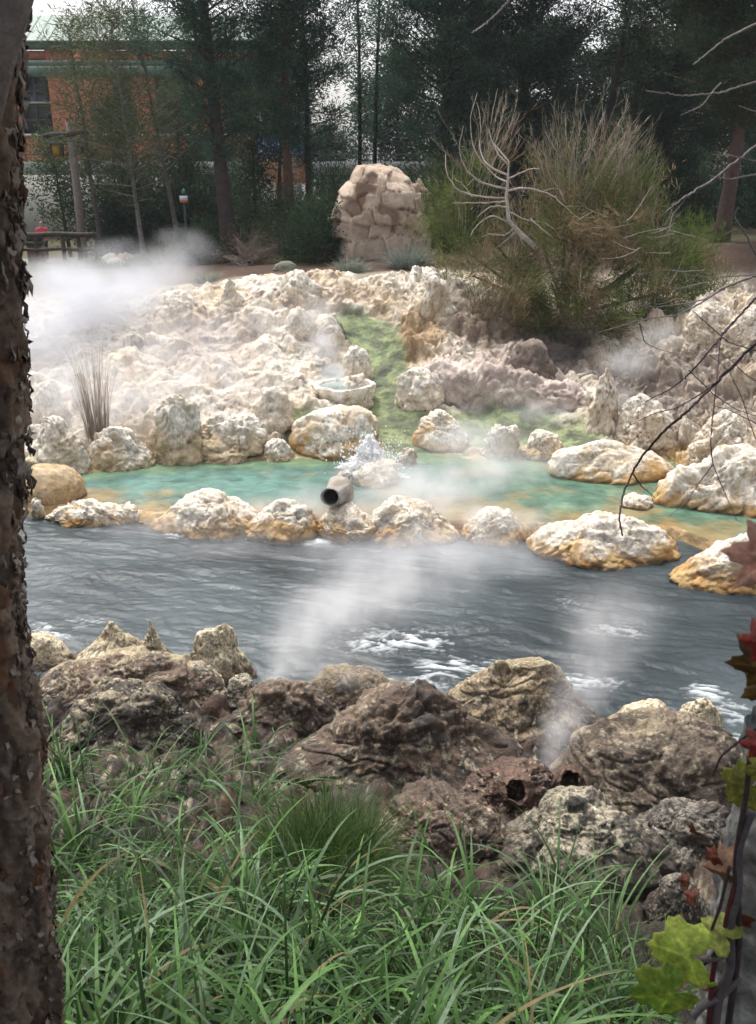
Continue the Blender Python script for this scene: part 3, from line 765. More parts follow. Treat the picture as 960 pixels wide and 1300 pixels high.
# ------------------------------------------------------------------ near bank
G4 = 'dark crusted rocks of the near river bank'
near = [
 ('pale pyramid-shaped rock tip at the river edge near the trunk', (100,789,196,850), PC, [((-.1,0,.85),.22),((.1,0,.4),.5)], 71, .7, .7),
 ('small pointed cream finger of rock right of the pale pyramid', (176,788,216,842), PC, [((-.1,0,.85),.2),((.3,0,.2),.5)], 72, .7, .6),
 ('pale rounded rock at the river edge against the peeling trunk', (24,804,86,850), PC, [((-.1,0,.4),.5)], 73, .8, .6),
 ('leaning cream crusted lump at the edge of the left foreground steam', (243,792,314,868), PC, [((.3,0,.75),.35),((-.2,0,.5),.45)], 74, .7, .9),
 ('low dark shelf of rock behind the mottled mound, left foreground', (60,830,270,905), dict(PB, speck=(.45, .39, .26), st=.1), [((-.4,0,.3),.5),((.4,0,.4),.5)], 75, .6, 1.0),
 ('white-capped knob beside the small rock puddle', (222,842,282,898), PK, [((.1,0,.7),.35),((-.3,0,.2),.5)], 76, .8, .9),
 ('small black rock capped with white crust beside the steam vent', (287,855,330,900), PK, [((0,0,.5),.5)], 77, .9, .8),
 ('large mottled cream and black mound above the grass, left foreground', (88,868,240,960), PM, [((.35,0,.4),.5),((-.4,0,.2),.55)], 78, .7, 1.0),
 ('low crumbly brown mound at the root of the left foreground steam', (300,862,420,940), dict(PB, rim=(.14,.095,.065)), [((.3,0,.3),.5)], 79, .8, 1.0),
 ('crescent of cream crust on the river edge behind the great brown dome', (388,844,500,905), dict(PB, top=(.40,.30,.18), body=(.12,.08,.055)), [((0,0,.4),.6)], 80, .7, .7),
 ('great speckled brown dome of rock in the middle foreground', (386,868,634,1010), dict(PB, rim=(.21,.16,.11)), [((.05,0,.45),.6),((-.55,0,.05),.5),((.5,0,.1),.55)], 81, .7, 1.0),
 ('tan ridged rock with a pointed finger on top at the river edge', (564,836,748,940), dict(PB, top=(.36,.28,.17), body=(.15,.105,.07)), [((-.3,0,.86),.15),((.25,0,.55),.45),((-.45,0,.3),.4)], 82, .6, .9),
 ('cream knob beside the pointed finger on the tan ridged rock', (655,843,708,890), PC, [((0,0,.4),.5)], 83, .8, .7),
 ('broad flat brown rock holding shallow puddles, right foreground', (716,910,935,1040), dict(PB, top=(.18,.135,.095), body=(.10,.072,.051), blot=(.048,.037,.03)), [((-.4,0,.4),.6),((.4,0,.45),.6),((0,0,.4),.6)], 84, .75, .8),
 ('rounded cream knob on the river edge of the flat brown rock', (776,889,856,940), PC, [((.1,0,.5),.5),((-.5,0,.1),.4)], 85, .7, .7),
 ('taller cream block at the outer corner of the flat brown rock', (850,886,916,960), PC, [((.2,0,.5),.5),((-.4,0,.2),.5)], 86, .8, .7),
 ('red-brown rock arching over the twin dark steam vents', (588,968,716,1042), dict(PB, body=(.085,.045,.033), top=(.12,.062,.043), rim=(.12,.07,.05)), [((.2,0,.5),.5),((-.5,0,.2),.5)], 87, .7, 1.1),
 ('red-brown rock lip right of the twin dark steam vents', (690,972,790,1030), dict(PB, body=(.085,.05,.038), rim=(.12,.07,.05)), [((-.2,0,.4),.5)], 88, .7, 1.0),
 ('mottled cream boulder behind the tall grass blades, right foreground', (636,1006,830,1130), dict(PK, top=(.46,.41,.30), body=(.30,.26,.185), bt=.1), [((-.1,0,.5),.55),((.5,0,.15),.5),((-.6,0,.1),.4)], 89, .75, 1.0),
 ('grey mottled boulder between cream boulder and vine-wrapped trunk', (806,1022,940,1110), dict(PM, top=(.24,.21,.17), speck=(.32,.29,.23)), [((0,0,.4),.6)], 90, .8, 1.0),
 ('low lumpy brown rock between the great dome and the grass', (480,1010,640,1100), dict(PB, rim=(.10,.07,.05)), [((.3,0,.3),.5),((-.4,0,.2),.5)], 91, .8, 1.1),
 ('small flat grey slab on the ground before the vine-wrapped trunk', (828,1110,892,1170), dict(PM, top=(.3,.27,.22)), [((-.3,0,.2),.5)], 92, .7, .8),
 ('rounded grey-brown rock at the right edge above the vine-wrapped trunk', (900,962,1010,1050), dict(PB, top=(.17,.14,.12)), [((0,0,.4),.5)], 93, .8, .8),
]
for lab, bx, pal, lb, sd, ry, am in near:
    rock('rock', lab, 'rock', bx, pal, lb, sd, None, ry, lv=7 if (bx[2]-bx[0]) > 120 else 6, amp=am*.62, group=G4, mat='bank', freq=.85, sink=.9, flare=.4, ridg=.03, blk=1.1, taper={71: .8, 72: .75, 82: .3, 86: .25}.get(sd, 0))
def vents():
    # twin burrow-like vents: rough collars round dark hollows, standing on the rock face
    bpy.context.view_layer.update(); dg = bpy.context.evaluated_depsgraph_get()
    for px, py, r, lab in [(655,1003,.085,'left of two dark vent holes in the red-brown rock'), (722,994,.08,'right of two dark vent holes in the red-brown rock, beside rising steam')]:
        d = ray(px, py); d = d/np.linalg.norm(d)
        ok, loc, nrm, _, ob, _ = bpy.context.scene.ray_cast(dg, Vector(CAM), Vector(d))
        q = np.array(loc) if ok else hit(px, py)
        ax = np.array(nrm)*.4-d*.8+[0, 0, .15]; ax /= np.linalg.norm(ax)
        pr = np.array([(-.10, r*2.0), (.02, r*1.6), (.10, r*1.25), (.13, r*1.02), (.12, r*.9), (.06, r*.84), (.0, r*.78), (-.05, r*.6), (-.055, .001)])
        s = np.linspace(0, len(pr)-1, 36)
        V, Fq = lathe(list(zip(np.interp(s, range(len(pr)), pr[:, 0]), np.interp(s, range(len(pr)), pr[:, 1]))), 64, (0, 0, 0), ax)
        n = 64*18
        V[:n] += .05*np.stack([fbm(V[:n], 8, 4, .6, s+int(px)) for s in (1, 2, 3)], 1)+.02*np.stack([fbm(V[:n], 25, 3, .6, s) for s in (4, 5, 6)], 1)
        col = mixc((.10,.055,.04), (.16,.10,.07), sstep(-.2,.2,fbm(V, 14, 3))); col[64*17:] = (.022, .017, .015)  # inside painted near black, shade of a deeper hole put into the colour
        o = mk('steam_vent', V, Fq, M['bank'], col=col, loc=tuple(q))
        tag(o, lab, 'vent')
vents()
# ------------------------------------------------------------------ vegetation
def bend(p0, d0, L, n=8, up=.0, wob=.15, r=rng):
    d = np.asarray(d0, float); d = d/np.linalg.norm(d); p = np.asarray(p0, float); out = [p.copy()]
    for i in range(n):
        d = d+np.array([0, 0, up/n])+r.normal(size=3)*wob/math.sqrt(n)*.6; d /= np.linalg.norm(d)
        p = p+d*L/n; out.append(p.copy())
    return np.array(out)
def foliage_cols(n, c0, c1, r):
    t = r.random(n); return np.asarray(c0)[None]*(1-t[:, None])+np.asarray(c1)[None]*t[:, None]
def make_tree(name, label, cat, base, h, tr, seed, c0, c1, z0=.35, rad=3.0, shape='pine', nl=34, tufts=60, leaf=(.22, .05), lean=(0, 0), trunk_col=(.09, .065, .05), tuft_r=.40, up=.35, group=None, density=1.0, bare=0):
    r = np.random.default_rng(seed)
    root = empty(name, base, 0, label, cat, group)
    tb = MB(); n = 14
    s = np.linspace(0, 1, n)
    wx = np.cumsum(r.normal(size=n))*.05*h/14; wy = np.cumsum(r.normal(size=n))*.05*h/14
    path = np.stack([s*lean[0]+wx*s, s*lean[1]+wy*s, s*h-.3], 1)
    tb.tube(path, tr*(1-s*.85)*(1+.35*np.exp(-s*18)), 10, trunk_col)
    fb = MB()
    az = r.random()*6
    P, D = [], []
    for i in range(tufts):
        f = z0+(1-z0)*((i+.5)/tufts)**.9
        k = f*(n-1); a = int(min(k, n-2)); p0 = path[a]+(path[a+1]-path[a])*(k-a)
        az += 2.399+r.normal()*.4
        u = (f-z0)/(1-z0)
        if shape == 'pine': ln = rad*(1-u)**.7*(.35+.65*min(1, u*4+.3))
        elif shape == 'round': ln = rad*math.sqrt(max(.03, 1-(2*u-1)**2))
        elif shape == 'column': ln = rad*(.5+.5*math.sin(u*9+seed))*(1-.5*u)
        else: ln = rad
        ln *= r.uniform(.55, 1.15)
        d = np.array([math.cos(az), math.sin(az), r.uniform(-.15, .45)+u*.5])
        L = bend(p0, d, ln, 6, up, .3, r)
        tb.tube(L, np.linspace(tr*.17*(1-u*.7)+.010, .006, 7), 4, np.asarray(trunk_col)*.9, cap=False)
        m = max(4, int(ln/.30*density))
        for j in range(m):
            q = r.uniform(.25, 1.0)*6; b = int(min(q, 5)); pq = L[b]+(L[b+1]-L[b])*(q-b)
            sd = r.normal(size=3); sd[2] = sd[2]*.5+.1; sd /= np.linalg.norm(sd)
            tip = pq+sd*r.uniform(.08, .55)*min(1, ln*.4)
            if r.random() < .3 or bare: tb.tube(np.array([pq, (pq+tip)/2+r.normal(size=3)*.04, tip]), [.012, .01, .005], 4, np.asarray(trunk_col)*1.1, cap=False)
            P.append(tip)
    P = np.array(P)
    cl = r.random(len(P))                                   # each twig cluster has its own green
    if nl:
        k = len(P)*nl; idx = np.repeat(np.arange(len(P)), nl)
        off = r.normal(size=(k, 3))*tuft_r*.5; off[:, 2] *= .7
        Dn = off*1.2+np.array([0, 0, .25*tuft_r])+r.normal(size=(k, 3))*.12
        t = np.clip(cl[idx]*.7+r.random(k)*.3, 0, 1)
        col = mixc(c0, c1, t)
        fb.leaves(P[idx]+off, Dn, leaf[0]*r.uniform(.6, 1.3, k), leaf[1]*r.uniform(.6, 1.3, k), col, r=r)
    tb.build('trunk', M['bark'], root)
    if nl: fb.build('crown', M['leaf'], root, smooth=False)
    return root
DK0, DK1 = (.018, .046, .036), (.075, .145, .088)
OL0, OL1 = (.045, .06, .025), (.10, .115, .05)
MG0, MG1 = (.02, .045, .022), (.06, .10, .035)
def tbase(px, py, Y):
    p = at_y(px, py, Y); p[2] = float(zg(p[0], Y))-.05; return p
# tall dark pines of the left half
make_tree('pine_tree', 'thick-trunked dark pine rising left of the leaning reddish pine', 'tree', tbase(291,270,40), 15, .36, 201, DK0, DK1, .27, 3.4, 'round', 63, 105, (.22,.042), (-.9,0), (.06,.045,.038))
make_tree('pine_tree', 'dark pine with reddish trunk standing behind the round dark bush', 'tree', tbase(368,265,41), 15, .25, 202, DK0, DK1, .30, 3.0, 'round', 63, 93, (.22,.042), (-.1,0), (.10,.06,.045))
make_tree('pine_tree', 'slim dark-trunked pine just right of the reddish-trunked pine', 'tree', tbase(394,255,42), 14, .17, 203, DK0, DK1, .26, 2.4, 'round', 63, 72, (.22,.042), (-.3,0), (.035,.03,.028))
make_tree('slender_pine', 'left of two very thin tall pines against the white sky', 'tree', tbase(456,215,47), 17, .13, 204, DK0, DK1, .22, .95, 'column', 26, 44, (.26,.05), (-.1,0), (.035,.03,.03), .34)
make_tree('slender_pine', 'right of two very thin tall pines against the white sky', 'tree', tbase(474,215,48), 18, .13, 205, DK0, DK1, .26, .8, 'column', 26, 40, (.26,.05), (.1,0), (.035,.03,.03), .34)
make_tree('pine_tree', 'dense dark tree filling the centre sky above the tan rock pile', 'tree', tbase(560,235,43), 16, .3, 206, DK0, DK1, .22, 4.3, 'round', 67, 142, (.22,.042), (.3,0), (.05,.04,.035))
make_tree('pine_tree', 'dense dark tree directly behind the dead-topped shrub', 'tree', tbase(655,235,45), 15, .3, 207, DK0, (.035,.066,.046), .20, 4.2, 'round', 67, 135, (.22,.042), (.5,0), (.05,.04,.035))
make_tree('broadleaf_tree', 'open-crowned tree with dark slanting limbs and sky showing through', 'tree', tbase(742,245,41), 13.5, .22, 208, MG0, (.05,.085,.04), .45, 3.2, 'round', 20, 44, (.2,.07), (2.2,0), (.03,.026,.026), .5)
make_tree('pine_tree', 'big pine with red-brown trunk near the right edge', 'tree', tbase(912,325,33), 13, .27, 209, (.018,.034,.022), (.05,.075,.035), .30, 4.0, 'round', 63, 135, (.22,.042), (.7,0), (.075,.05,.045))
make_tree('pine_tree', 'dark leafy tree between the dead-topped shrub and the red-brown pine trunk', 'tree', tbase(840,270,43), 13, .26, 210, DK0, (.035,.06,.032), .12, 4.0, 'round', 63, 127, (.22,.042), (-.2,0), (.05,.04,.035))
make_tree('pine_tree', 'dark tree cut by the right edge of the frame', 'tree', tbase(1010,290,38), 14, .26, 211, DK0, (.04,.066,.035), .15, 3.8, 'round', 60, 120, (.22,.042), (-.3,0), (.05,.04,.035))
# left: olive casuarina-like and small trees
make_tree('wispy_tree', 'wispy olive-green tree with a pale thin leaning trunk before the brick building', 'tree', tbase(182,300,40), 9.8, .11, 212, OL0, OL1, .25, 3.0, 'round', 20, 60, (.34,.034), (-.7,0), (.20,.18,.165), .5, .2)
make_tree('wispy_tree', 'yellowish olive tree hiding the left windows of the brick building', 'tree', tbase(128,290,44), 10.0, .14, 213, OL0, (.085,.105,.05), .38, 2.2, 'round', 17, 46, (.32,.034), (-.5,0), (.12,.10,.09), .5, .2)
make_tree('leafy_tree', 'small leafy green tree behind the person in the red shirt', 'tree', tbase(88,300,45), 5.4, .10, 214, (.03,.055,.025), (.08,.12,.045), .2, 2.0, 'round', 24, 44, (.16,.08), (-.5,0), (.06,.05,.04), .45)
make_tree('bare_tree', 'nearly leafless grey tree between the wispy olive tree and the thick-trunked pine', 'tree', tbase(228,290,43), 11, .12, 215, OL0, OL1, .3, 2.6, 'round', 5, 60, (.25,.03), (-1.2,0), (.13,.115,.11), .4, .5, bare=1)
make_tree('leafy_tree', 'dark green understorey tree below the wispy olive tree', 'tree', tbase(150,300,46), 6.6, .12, 216, DK0, (.045,.075,.03), .1, 2.5, 'round', 28, 55, (.2,.07), (0,0), (.05,.04,.035))
make_tree('leafy_tree', 'low green tree between the thick-trunked pine and the reddish pine trunk', 'tree', tbase(325,270,44), 6.6, .1, 217, MG0, (.055,.09,.035), .12, 2.2, 'round', 28, 55, (.2,.07), (0,0), (.05,.04,.035))
# rows of trees farther back: one mesh tree copied with its parts
far0 = make_tree('woodland_tree', 'far dark tree behind the two very thin pines', 'tree', tbase(505,235,66), 10.5, .25, 218, DK0, (.045,.07,.04), .12, 3.6, 'round', 30, 62, (.34,.10), (0,0), (.05,.04,.035), .6)
make_tree('leafy_tree', 'green tree filling the gap before the brick wall left of the thick pine trunk', 'tree', tbase(232,270,48), 7.5, .14, 219, (.028,.05,.024), (.06,.085,.04), .3, 2.2, 'round', 26, 50, (.26,.06), (0,0), (.06,.05,.045))
make_tree('leafy_tree', 'green tree before the banner between the two right pine trunks', 'tree', tbase(352,265,46), 9.5, .12, 220, DK0, (.045,.075,.035), .45, 2.3, 'round', 30, 44, (.24,.06), (.4,0), (.06,.05,.045))
far0['group'] = 'far trees closing the background'
for px, Y, sc, lab in [(420,62,.62,'low far tree right of the blue and peach banner'), (600,64,1.2,'far tree showing between the two dense dark trees'), (705,62,1.1,'far tree behind the shrub with the dead top'),
                       (790,60,1.05,'far tree behind the open-crowned slanting tree'), (885,58,1.15,'far tree left of the red-brown pine trunk'), (985,62,1.25,'far tree beyond the right edge pine'), (265,64,.6,'low far tree behind the thick-trunked pine')]:
    c = copy_tree(far0); c.location = tuple(tbase(px, 240, Y)); c.scale = (sc, sc, sc*.95); c.rotation_euler.z = px*.37; c['label'] = lab

def bush(name, label, base, rx, rz, seed, c0, c1, n=9000, leaf=(.10, .05), ry=None, twig=60, tcol=(.12, .09, .07), group=None, cat='bush', upw=.3):
    r = np.random.default_rng(seed); ry = ry or rx
    root = empty(name, base, 0, label, cat, group)
    K = max(12, n//160)
    th = r.random(K)*6.283; ph = np.arccos(r.uniform(-.05, 1, K)); rr = r.uniform(.45, .95, K)
    cc = np.stack([rx*rr*np.sin(ph)*np.cos(th), ry*rr*np.sin(ph)*np.sin(th), rz*rr*np.cos(ph)+.05], 1)
    idx = r.integers(0, K, n)
    off = r.normal(size=(n, 3))*np.array([rx, ry, rz])*.15
    P = cc[idx]+off; P[:, 2] = np.abs(P[:, 2])
    D = P/np.array([rx, ry, rz])+np.array([0, 0, upw])+r.normal(size=(n, 3))*.6
    t = np.clip(r.random(K)[idx]*.65+r.random(n)*.35, 0, 1)
    tb = MB()
    for i in range(twig):
        k = r.integers(0, K)
        tb.tube(np.array([[r.normal()*.1*rx, r.normal()*.1*ry, -.1], cc[k]*.5+r.normal(size=3)*.08*rx, cc[k]*1.08]), [.03*rz, .018*rz, .005], 4, tcol, cap=False)
    tb.build('branches', M['bark'], root)
    if n > 0:
        fb = MB(); fb.leaves(P, D, leaf[0]*r.uniform(.6, 1.4, n), leaf[1]*r.uniform(.6, 1.3, n), mixc(c0, c1, t), r=r)
        fb.build('leaves', M['leaf'], root, smooth=False)
    return root
def gpt(px, Y): 
    p = at_y(px, 300, Y); p[2] = float(zg(p[0], Y)); return p
bush('bush', 'round dark green bush left of the tan rock pile', gpt(402,33), 1.35, 2.4, 301, (.018,.04,.022), (.05,.085,.04), 9000)
bush('bush', 'dull green bush half veiled by the thick steam', gpt(262,35), .75, 1.5, 302, (.02,.04,.022), (.05,.075,.035), 4500)
bush('twiggy_bush', 'grey-brown twiggy bush between two green bushes', gpt(316,33.5), 1.35, 1.25, 303, (.10,.075,.055), (.20,.16,.12), 2200, (.14,.02), None, 260, (.20,.16,.13))
bush('bush', 'dark green bush behind the tan rock pile on its right', gpt(556,34), .9, 3.0, 304, (.025,.05,.02), (.075,.115,.035), 6000, (.16,.04))
bush('bush', 'grey-green bush beside the little sign post', gpt(238,38), .7, 1.3, 305, (.06,.07,.05), (.13,.14,.10), 3000)
bush('bush', 'green bush behind the reddish pine trunk', gpt(362,39), 1.6, 2.6, 306, (.02,.045,.022), (.06,.095,.035), 7000)
h0 = bush('hedge_bush', 'dark hedge bush behind the wispy tree trunk', gpt(170,46), 2.2, 3.9, 307, DK0, (.045,.075,.035), 8000, (.2,.09)); h0['group'] = 'dark hedge bushes under the trees'
for px, Y, s, lab in [(230,47,1.15,'dark hedge bush under the nearly leafless tree'), (300,49,1.1,'dark hedge bush behind the thick pine trunk'), (430,46,.95,'dark hedge bush left behind the tan rock pile'), (490,50,.9,'dark hedge bush directly above the tan rock pile'),
                      (560,47,1.15,'dark hedge bush right behind the tan rock pile'), (640,48,1.3,'dark hedge bush behind the bare white branches'), (725,47,1.2,'dark hedge bush under the open-crowned slanting tree'),
                      (800,47,1.1,'dark hedge bush right of the dead-topped shrub'), (870,46,.95,'dark hedge bush left of the red-brown pine trunk'), (965,44,1.1,'dark hedge bush at the right edge')]:
    c = copy_tree(h0); c.location = tuple(gpt(px, Y)); c.scale = (s*.95, s, s*.95); c.rotation_euler.z = px; c['label'] = lab

# big half-dead shrub overhanging the springs
def big_shrub():
    r = np.random.default_rng(77)
    base = hit(715, 395); base[1] += .3
    root = empty('half_dead_shrub', base, 0, 'huge half-dead shrub, green below with bare grey whips on top, overhanging the springs', 'shrub')
    b = np.array(base)
    wood = MB(); dead = MB(); dry = MB(); liv = MB()
    def rel(px, py, Y): return at_y(px, py, Y)-b
    # stems to several heads
    heads = [(620,300,27.5),(650,330,26.4),(720,230,28),(745,260,27.5),(780,290,27.2),(820,330,27),(860,300,28),(700,360,26),(600,350,27.3),(760,370,26.3),(850,370,26.6),(580,310,28.2),(680,260,28.5)]
    for hx in heads:
        e = rel(*hx); m = e*.5+r.normal(size=3)*.15; m[2] = e[2]*.4
        t = np.linspace(0, 1, 8)[:, None]
        pth = (1-t)**2*np.array([r.normal()*.1, r.normal()*.1, -.3])+2*t*(1-t)*m+t*t*e
        wood.tube(pth, np.linspace(.075, .03, 8), 6, (.17, .14, .12), cap=False)
    # green and brown lower mass: clumps with fine upward wisps
    zones = [  # px,py,Y,rx(px),ry(px),n,green share
        (600,330,27.5,40,40,1700,.8),(560,290,28.3,26,40,900,.9),(660,340,26.6,50,45,2300,.45),(720,330,26.6,50,50,2600,.35),(780,340,26.8,50,50,2600,.5),(840,330,27.2,45,45,2000,.8),(880,320,28,30,40,1200,.85),
        (640,390,25.9,32,22,1100,.3),(700,390,25.6,40,30,1900,.45),(760,395,25.8,45,32,1900,.6),(820,390,26.2,42,38,1700,.75),(740,280,27.6,45,40,1500,.4),(800,280,27.8,36,36,1200,.5),(690,290,27.4,32,30,900,.35),(650,290,27.6,36,32,800,.45),(860,380,26.6,30,26,800,.8),(890,350,27.4,28,30,900,.8),(790,230,27.8,36,34,700,.75),(820,255,27.8,26,30,500,.8),(735,225,27.9,40,34,600,.3),(610,230,27.6,22,36,350,.5),(575,255,28,18,36,500,.8),(690,235,27.8,24,40,350,.25)]
    for (px, py, Y, rx, ry, n, g) in zones:
        c = rel(px, py, Y); s = 26.5/F
        K = 26
        kc = c+np.clip(r.normal(size=(K, 3)), -1.6, 1.6)*np.array([rx*s*.64, rx*s*.48, ry*s*.62])
        kd = r.normal(size=(K, 3))*.5+np.array([0, -.15, .5]); kd /= np.linalg.norm(kd, axis=1)[:, None]
        n = int(n*1.35); g = g*.8+.2*(g > .4)
        idx = r.integers(0, K, n)
        P = kc[idx]+r.normal(size=(n, 3))*.17+kd[idx]*r.uniform(-.3, .5, n)[:, None]
        D = kd[idx]+r.normal(size=(n, 3))*.30
        tone = r.random(K); gk = r.random(K) < g
        G = mixc((.045,.075,.018), (.17,.22,.06), np.clip(tone[idx]*.7+r.random(n)*.3, 0, 1))
        B = mixc((.12,.088,.045), (.32,.24,.135), np.clip(tone[idx]*.7+r.random(n)*.3, 0, 1))
        col = np.where(gk[idx][:, None], G, B)
        sel = gk[idx]
        L = r.uniform(.16, .42, n); W = r.uniform(.012, .026, n)
        liv.leaves(P[sel], D[sel], L[sel], W[sel], col[sel], r=r)
        dry.leaves(P[~sel], D[~sel], L[~sel], W[~sel], col[~sel], r=r)
    # upright dead whips, the two feathery tops
    def whips(px0, px1, pyb, pyt, Y, n, cols, curve=.5, w=.0055):
        for i in range(n):
            u = r.random(); p0 = rel(px0+(px1-px0)*u, pyb+r.normal()*14, Y+r.normal()*.35)
            top = pyt[0]+(pyt[1]-pyt[0])*abs(u-.5)*2+abs(r.normal())*26
            L = max(.35, (pyb-top)*27.5/F)*r.uniform(.7, 1.02)
            pth = bend(p0, np.array([(u-.5)*1.3+.12+r.normal()*.26, r.normal()*.28, 1.0]), L, 7, .35, curve, r)
            cc = np.asarray(cols[r.integers(0, len(cols))])*r.uniform(.75, 1.25)
            dead.tube(pth, np.linspace(w*1.5, w*.4, 8), 4, cc, cap=False)
            m = r.integers(12, 30)
            q = r.uniform(.25, 1, m)*7; a = np.minimum(q.astype(int), 6); PP = pth[a]+(pth[a+1]-pth[a])*(q-a)[:, None]
            DD = (pth[a+1]-pth[a]); DD /= np.linalg.norm(DD, axis=1)[:, None]; DD = DD+r.normal(size=(m, 3))*.28+np.array([0, 0, .2])
            dead.leaves(PP, DD, r.uniform(.15, .42, m), r.uniform(.006, .013, m), np.tile(cc*r.uniform(.8, 1.2), (m, 1)), r=r)
    tan = [(.36, .31, .25), (.29, .25, .20), (.40, .34, .27), (.22, .21, .13)]
    whips(690, 790, 250, (108, 170), 27.8, 125, tan)
    whips(745, 820, 280, (150, 215), 27.6, 55, [(.13,.15,.06), (.2,.18,.11), (.16,.16,.08)])
    whips(590, 636, 225, (112, 150), 27.4, 34, tan+[(.25,.15,.09)])
    whips(566, 612, 290, (185, 230), 27.6, 30, [(.24,.2,.16), (.12,.13,.06)])
    whips(640, 700, 300, (230, 265), 27.5, 34, tan)
    whips(790, 850, 320, (240, 290), 27.2, 24, tan)
    # bare whitish candelabra branch on the left
    wc = (.40, .36, .33)
    trunk = np.array([rel(682,316,26.2), rel(662,298,26.3), rel(646,280,26.35), rel(643,250,26.4), rel(645,225,26.5), rel(646,205,26.6), rel(625,180,26.8)])
    dead.tube(trunk, [.085, .075, .06, .045, .035, .026, .012], 8, wc)
    for pts, r0 in [([(645,222),(618,210),(608,190),(612,160),(606,130)], .03), ([(646,226),(672,214),(686,214)], .026), ([(643,240),(610,232),(590,214),(582,190),(588,160)], .032),
                    ([(643,242),(670,238),(700,246),(726,270),(748,288)], .03), ([(642,252),(606,250),(580,242),(566,220),(566,196)], .03), ([(641,256),(600,258),(574,258)], .026), ([(642,262),(622,262),(606,276)], .024),
                    ([(650,286),(625,272),(607,284),(596,300)], .028), ([(652,290),(640,300),(622,296),(612,300)], .026), ([(660,298),(664,310),(676,320)], .03), ([(645,232),(628,224),(600,190),(596,150),(606,118)], .024),
                    ([(646,210),(632,196),(620,170),(626,140),(632,112)], .026), ([(648,270),(668,280),(690,282),(704,292)], .022), ([(655,294),(640,308),(626,318)], .02), ([(600,250),(586,232),(574,226)], .016), ([(610,232),(602,226),(592,236)], .014),
                    ([(690,242),(706,238),(716,246)], .014), ([(704,248),(716,262),(740,262)], .012)]:
        pp = np.array([rel(x, y, 26.35+.25*math.sin(i*1.7+x)) for i, (x, y) in enumerate(pts)])
        t = np.linspace(0, len(pp)-1, 14); pi = np.stack([np.interp(t, range(len(pp)), pp[:, j]) for j in range(3)], 1)
        pi[1:-1] = pi[1:-1]*.5+(pi[:-2]+pi[2:])*.25; pi += r.normal(size=pi.shape)*.008
        dead.tube(pi, np.linspace(r0, r0*.3, 14), 5, np.asarray(wc)*r.uniform(.8, 1.05))
    # other bare twigs across the mass
    for i in range(70):
        p0 = rel(r.uniform(640, 860), r.uniform(270, 400), r.uniform(25.6, 27)); d = np.array([r.normal(), -.3+r.normal()*.3, r.normal()*.35+.15])
        dead.tube(bend(p0, d, r.uniform(.5, 1.5), 7, .2, .5, r), np.linspace(.016, .004, 8), 4, np.asarray(wc)*r.uniform(.55, .95), cap=False)
    wood.build('stems', M['bark'], root); tag(dead.build('dead_branches', M['bark'], root), 'bare grey dead branches and whips')
    tag(liv.build('green_foliage', M['leaf'], root, smooth=False), 'green wispy foliage'); tag(dry.build('dry_foliage', M['leaf'], root, smooth=False), 'brown dried foliage')
big_shrub()

def tussock(name, label, base, R_, L, n, c0, c1, seed, w=.012, cat='grass clump', group=None, stiff=.8, mat='blade', straight=False):
    r = np.random.default_rng(seed)
    th = r.random(n)*6.283; rr = np.sqrt(r.random(n))*R_*.45
    P = np.stack([np.cos(th)*rr, np.sin(th)*rr, 0*th-.03], 1)
    V, Fq, col = blades(P, th+r.normal(size=n)*(.5 if n < 3000 else 1.6), r.uniform(.02, stiff, n), r.uniform(.3, 1.6, n)*(.25 if straight else 1), L*r.uniform(.3, 1.1, n), w*r.uniform(.6, 1.2, n), mixc(c0, c1, r.random(n)), r)
    o = mk(name, V, Fq, M[mat], col=col, loc=tuple(base)); return tag(o, label, cat, group)
def blades(P, az, th0, curv, L, W, col, r, seg=7, tip=.12):
    n = len(P); s = np.linspace(0, 1, seg+1)
    V = np.zeros((n, seg+1, 2, 3)); p = P.copy()
    side = np.stack([-np.sin(az), np.cos(az), 0*az], 1)
    tw = r.normal(size=n)*.5
    for k in range(seg+1):
        th = np.clip(th0+curv*s[k]**1.4, 0, 2.5)
        d = np.stack([np.sin(th)*np.cos(az), np.sin(th)*np.sin(az), np.cos(th)], 1)
        if k: p = p+d*(L/seg)[:, None]
        wv = side*np.cos(tw*s[k])[:, None]+np.cross(side, d)*np.sin(tw*s[k])[:, None]
        wd = W*(.55+.45*min(1, s[k]*4))*(1-s[k]**2.2*(1-tip))
        V[:, k, 0] = p-wv*wd[:, None]*.5; V[:, k, 1] = p+wv*wd[:, None]*.5
    V = V.reshape(-1, 3)
    i = (np.arange(n)*(seg+1)*2)[:, None]+(np.arange(seg)*2)[None, :]; i = i.ravel()
    Fq = np.stack([i, i+1, i+3, i+2], 1)
    cv = np.repeat(col, (seg+1)*2, 0)
    return V, Fq, cv
tussock('grass_tussock', 'blue-grey grass tussock at the foot of the tan rock pile, right side', gpt(520,30.2)+[0, 0, -.3], .9, 1.1, 900, (.10,.13,.11), (.22,.25,.22), 401, .02)
tussock('grass_tussock', 'smaller blue-grey grass tussock at the left foot of the tan rock pile', gpt(446,29.8)+[0, 0, -.3], .7, .75, 700, (.11,.14,.11), (.24,.27,.22), 402, .02)
tussock('grass_tussock', 'yellow-green grass tussock behind the thick steam near the sign', gpt(205,37), .7, 1.1, 700, (.09,.10,.04), (.22,.20,.09), 403, .025)
tussock('grass_tussock', 'grey-green low tuft at the crest right of the smooth grey hump', gpt(258,29.6)+[0, 0, -.3], .6, .6, 500, (.10,.14,.10), (.18,.22,.16), 404, .02)
for i, (px, py, rr, h, n, lab) in enumerate([(124,552,.34,2.1,170,'upright brown clump of dead reeds in the steaming mineral mounds')]):
    tussock('dead_reeds', lab, hit(px, py)+[0, 0, -.1], rr*1.7, h, n, (.20,.16,.125), (.34,.28,.22), 410+i, .016, 'reeds', None, .12, 'leaf', True)
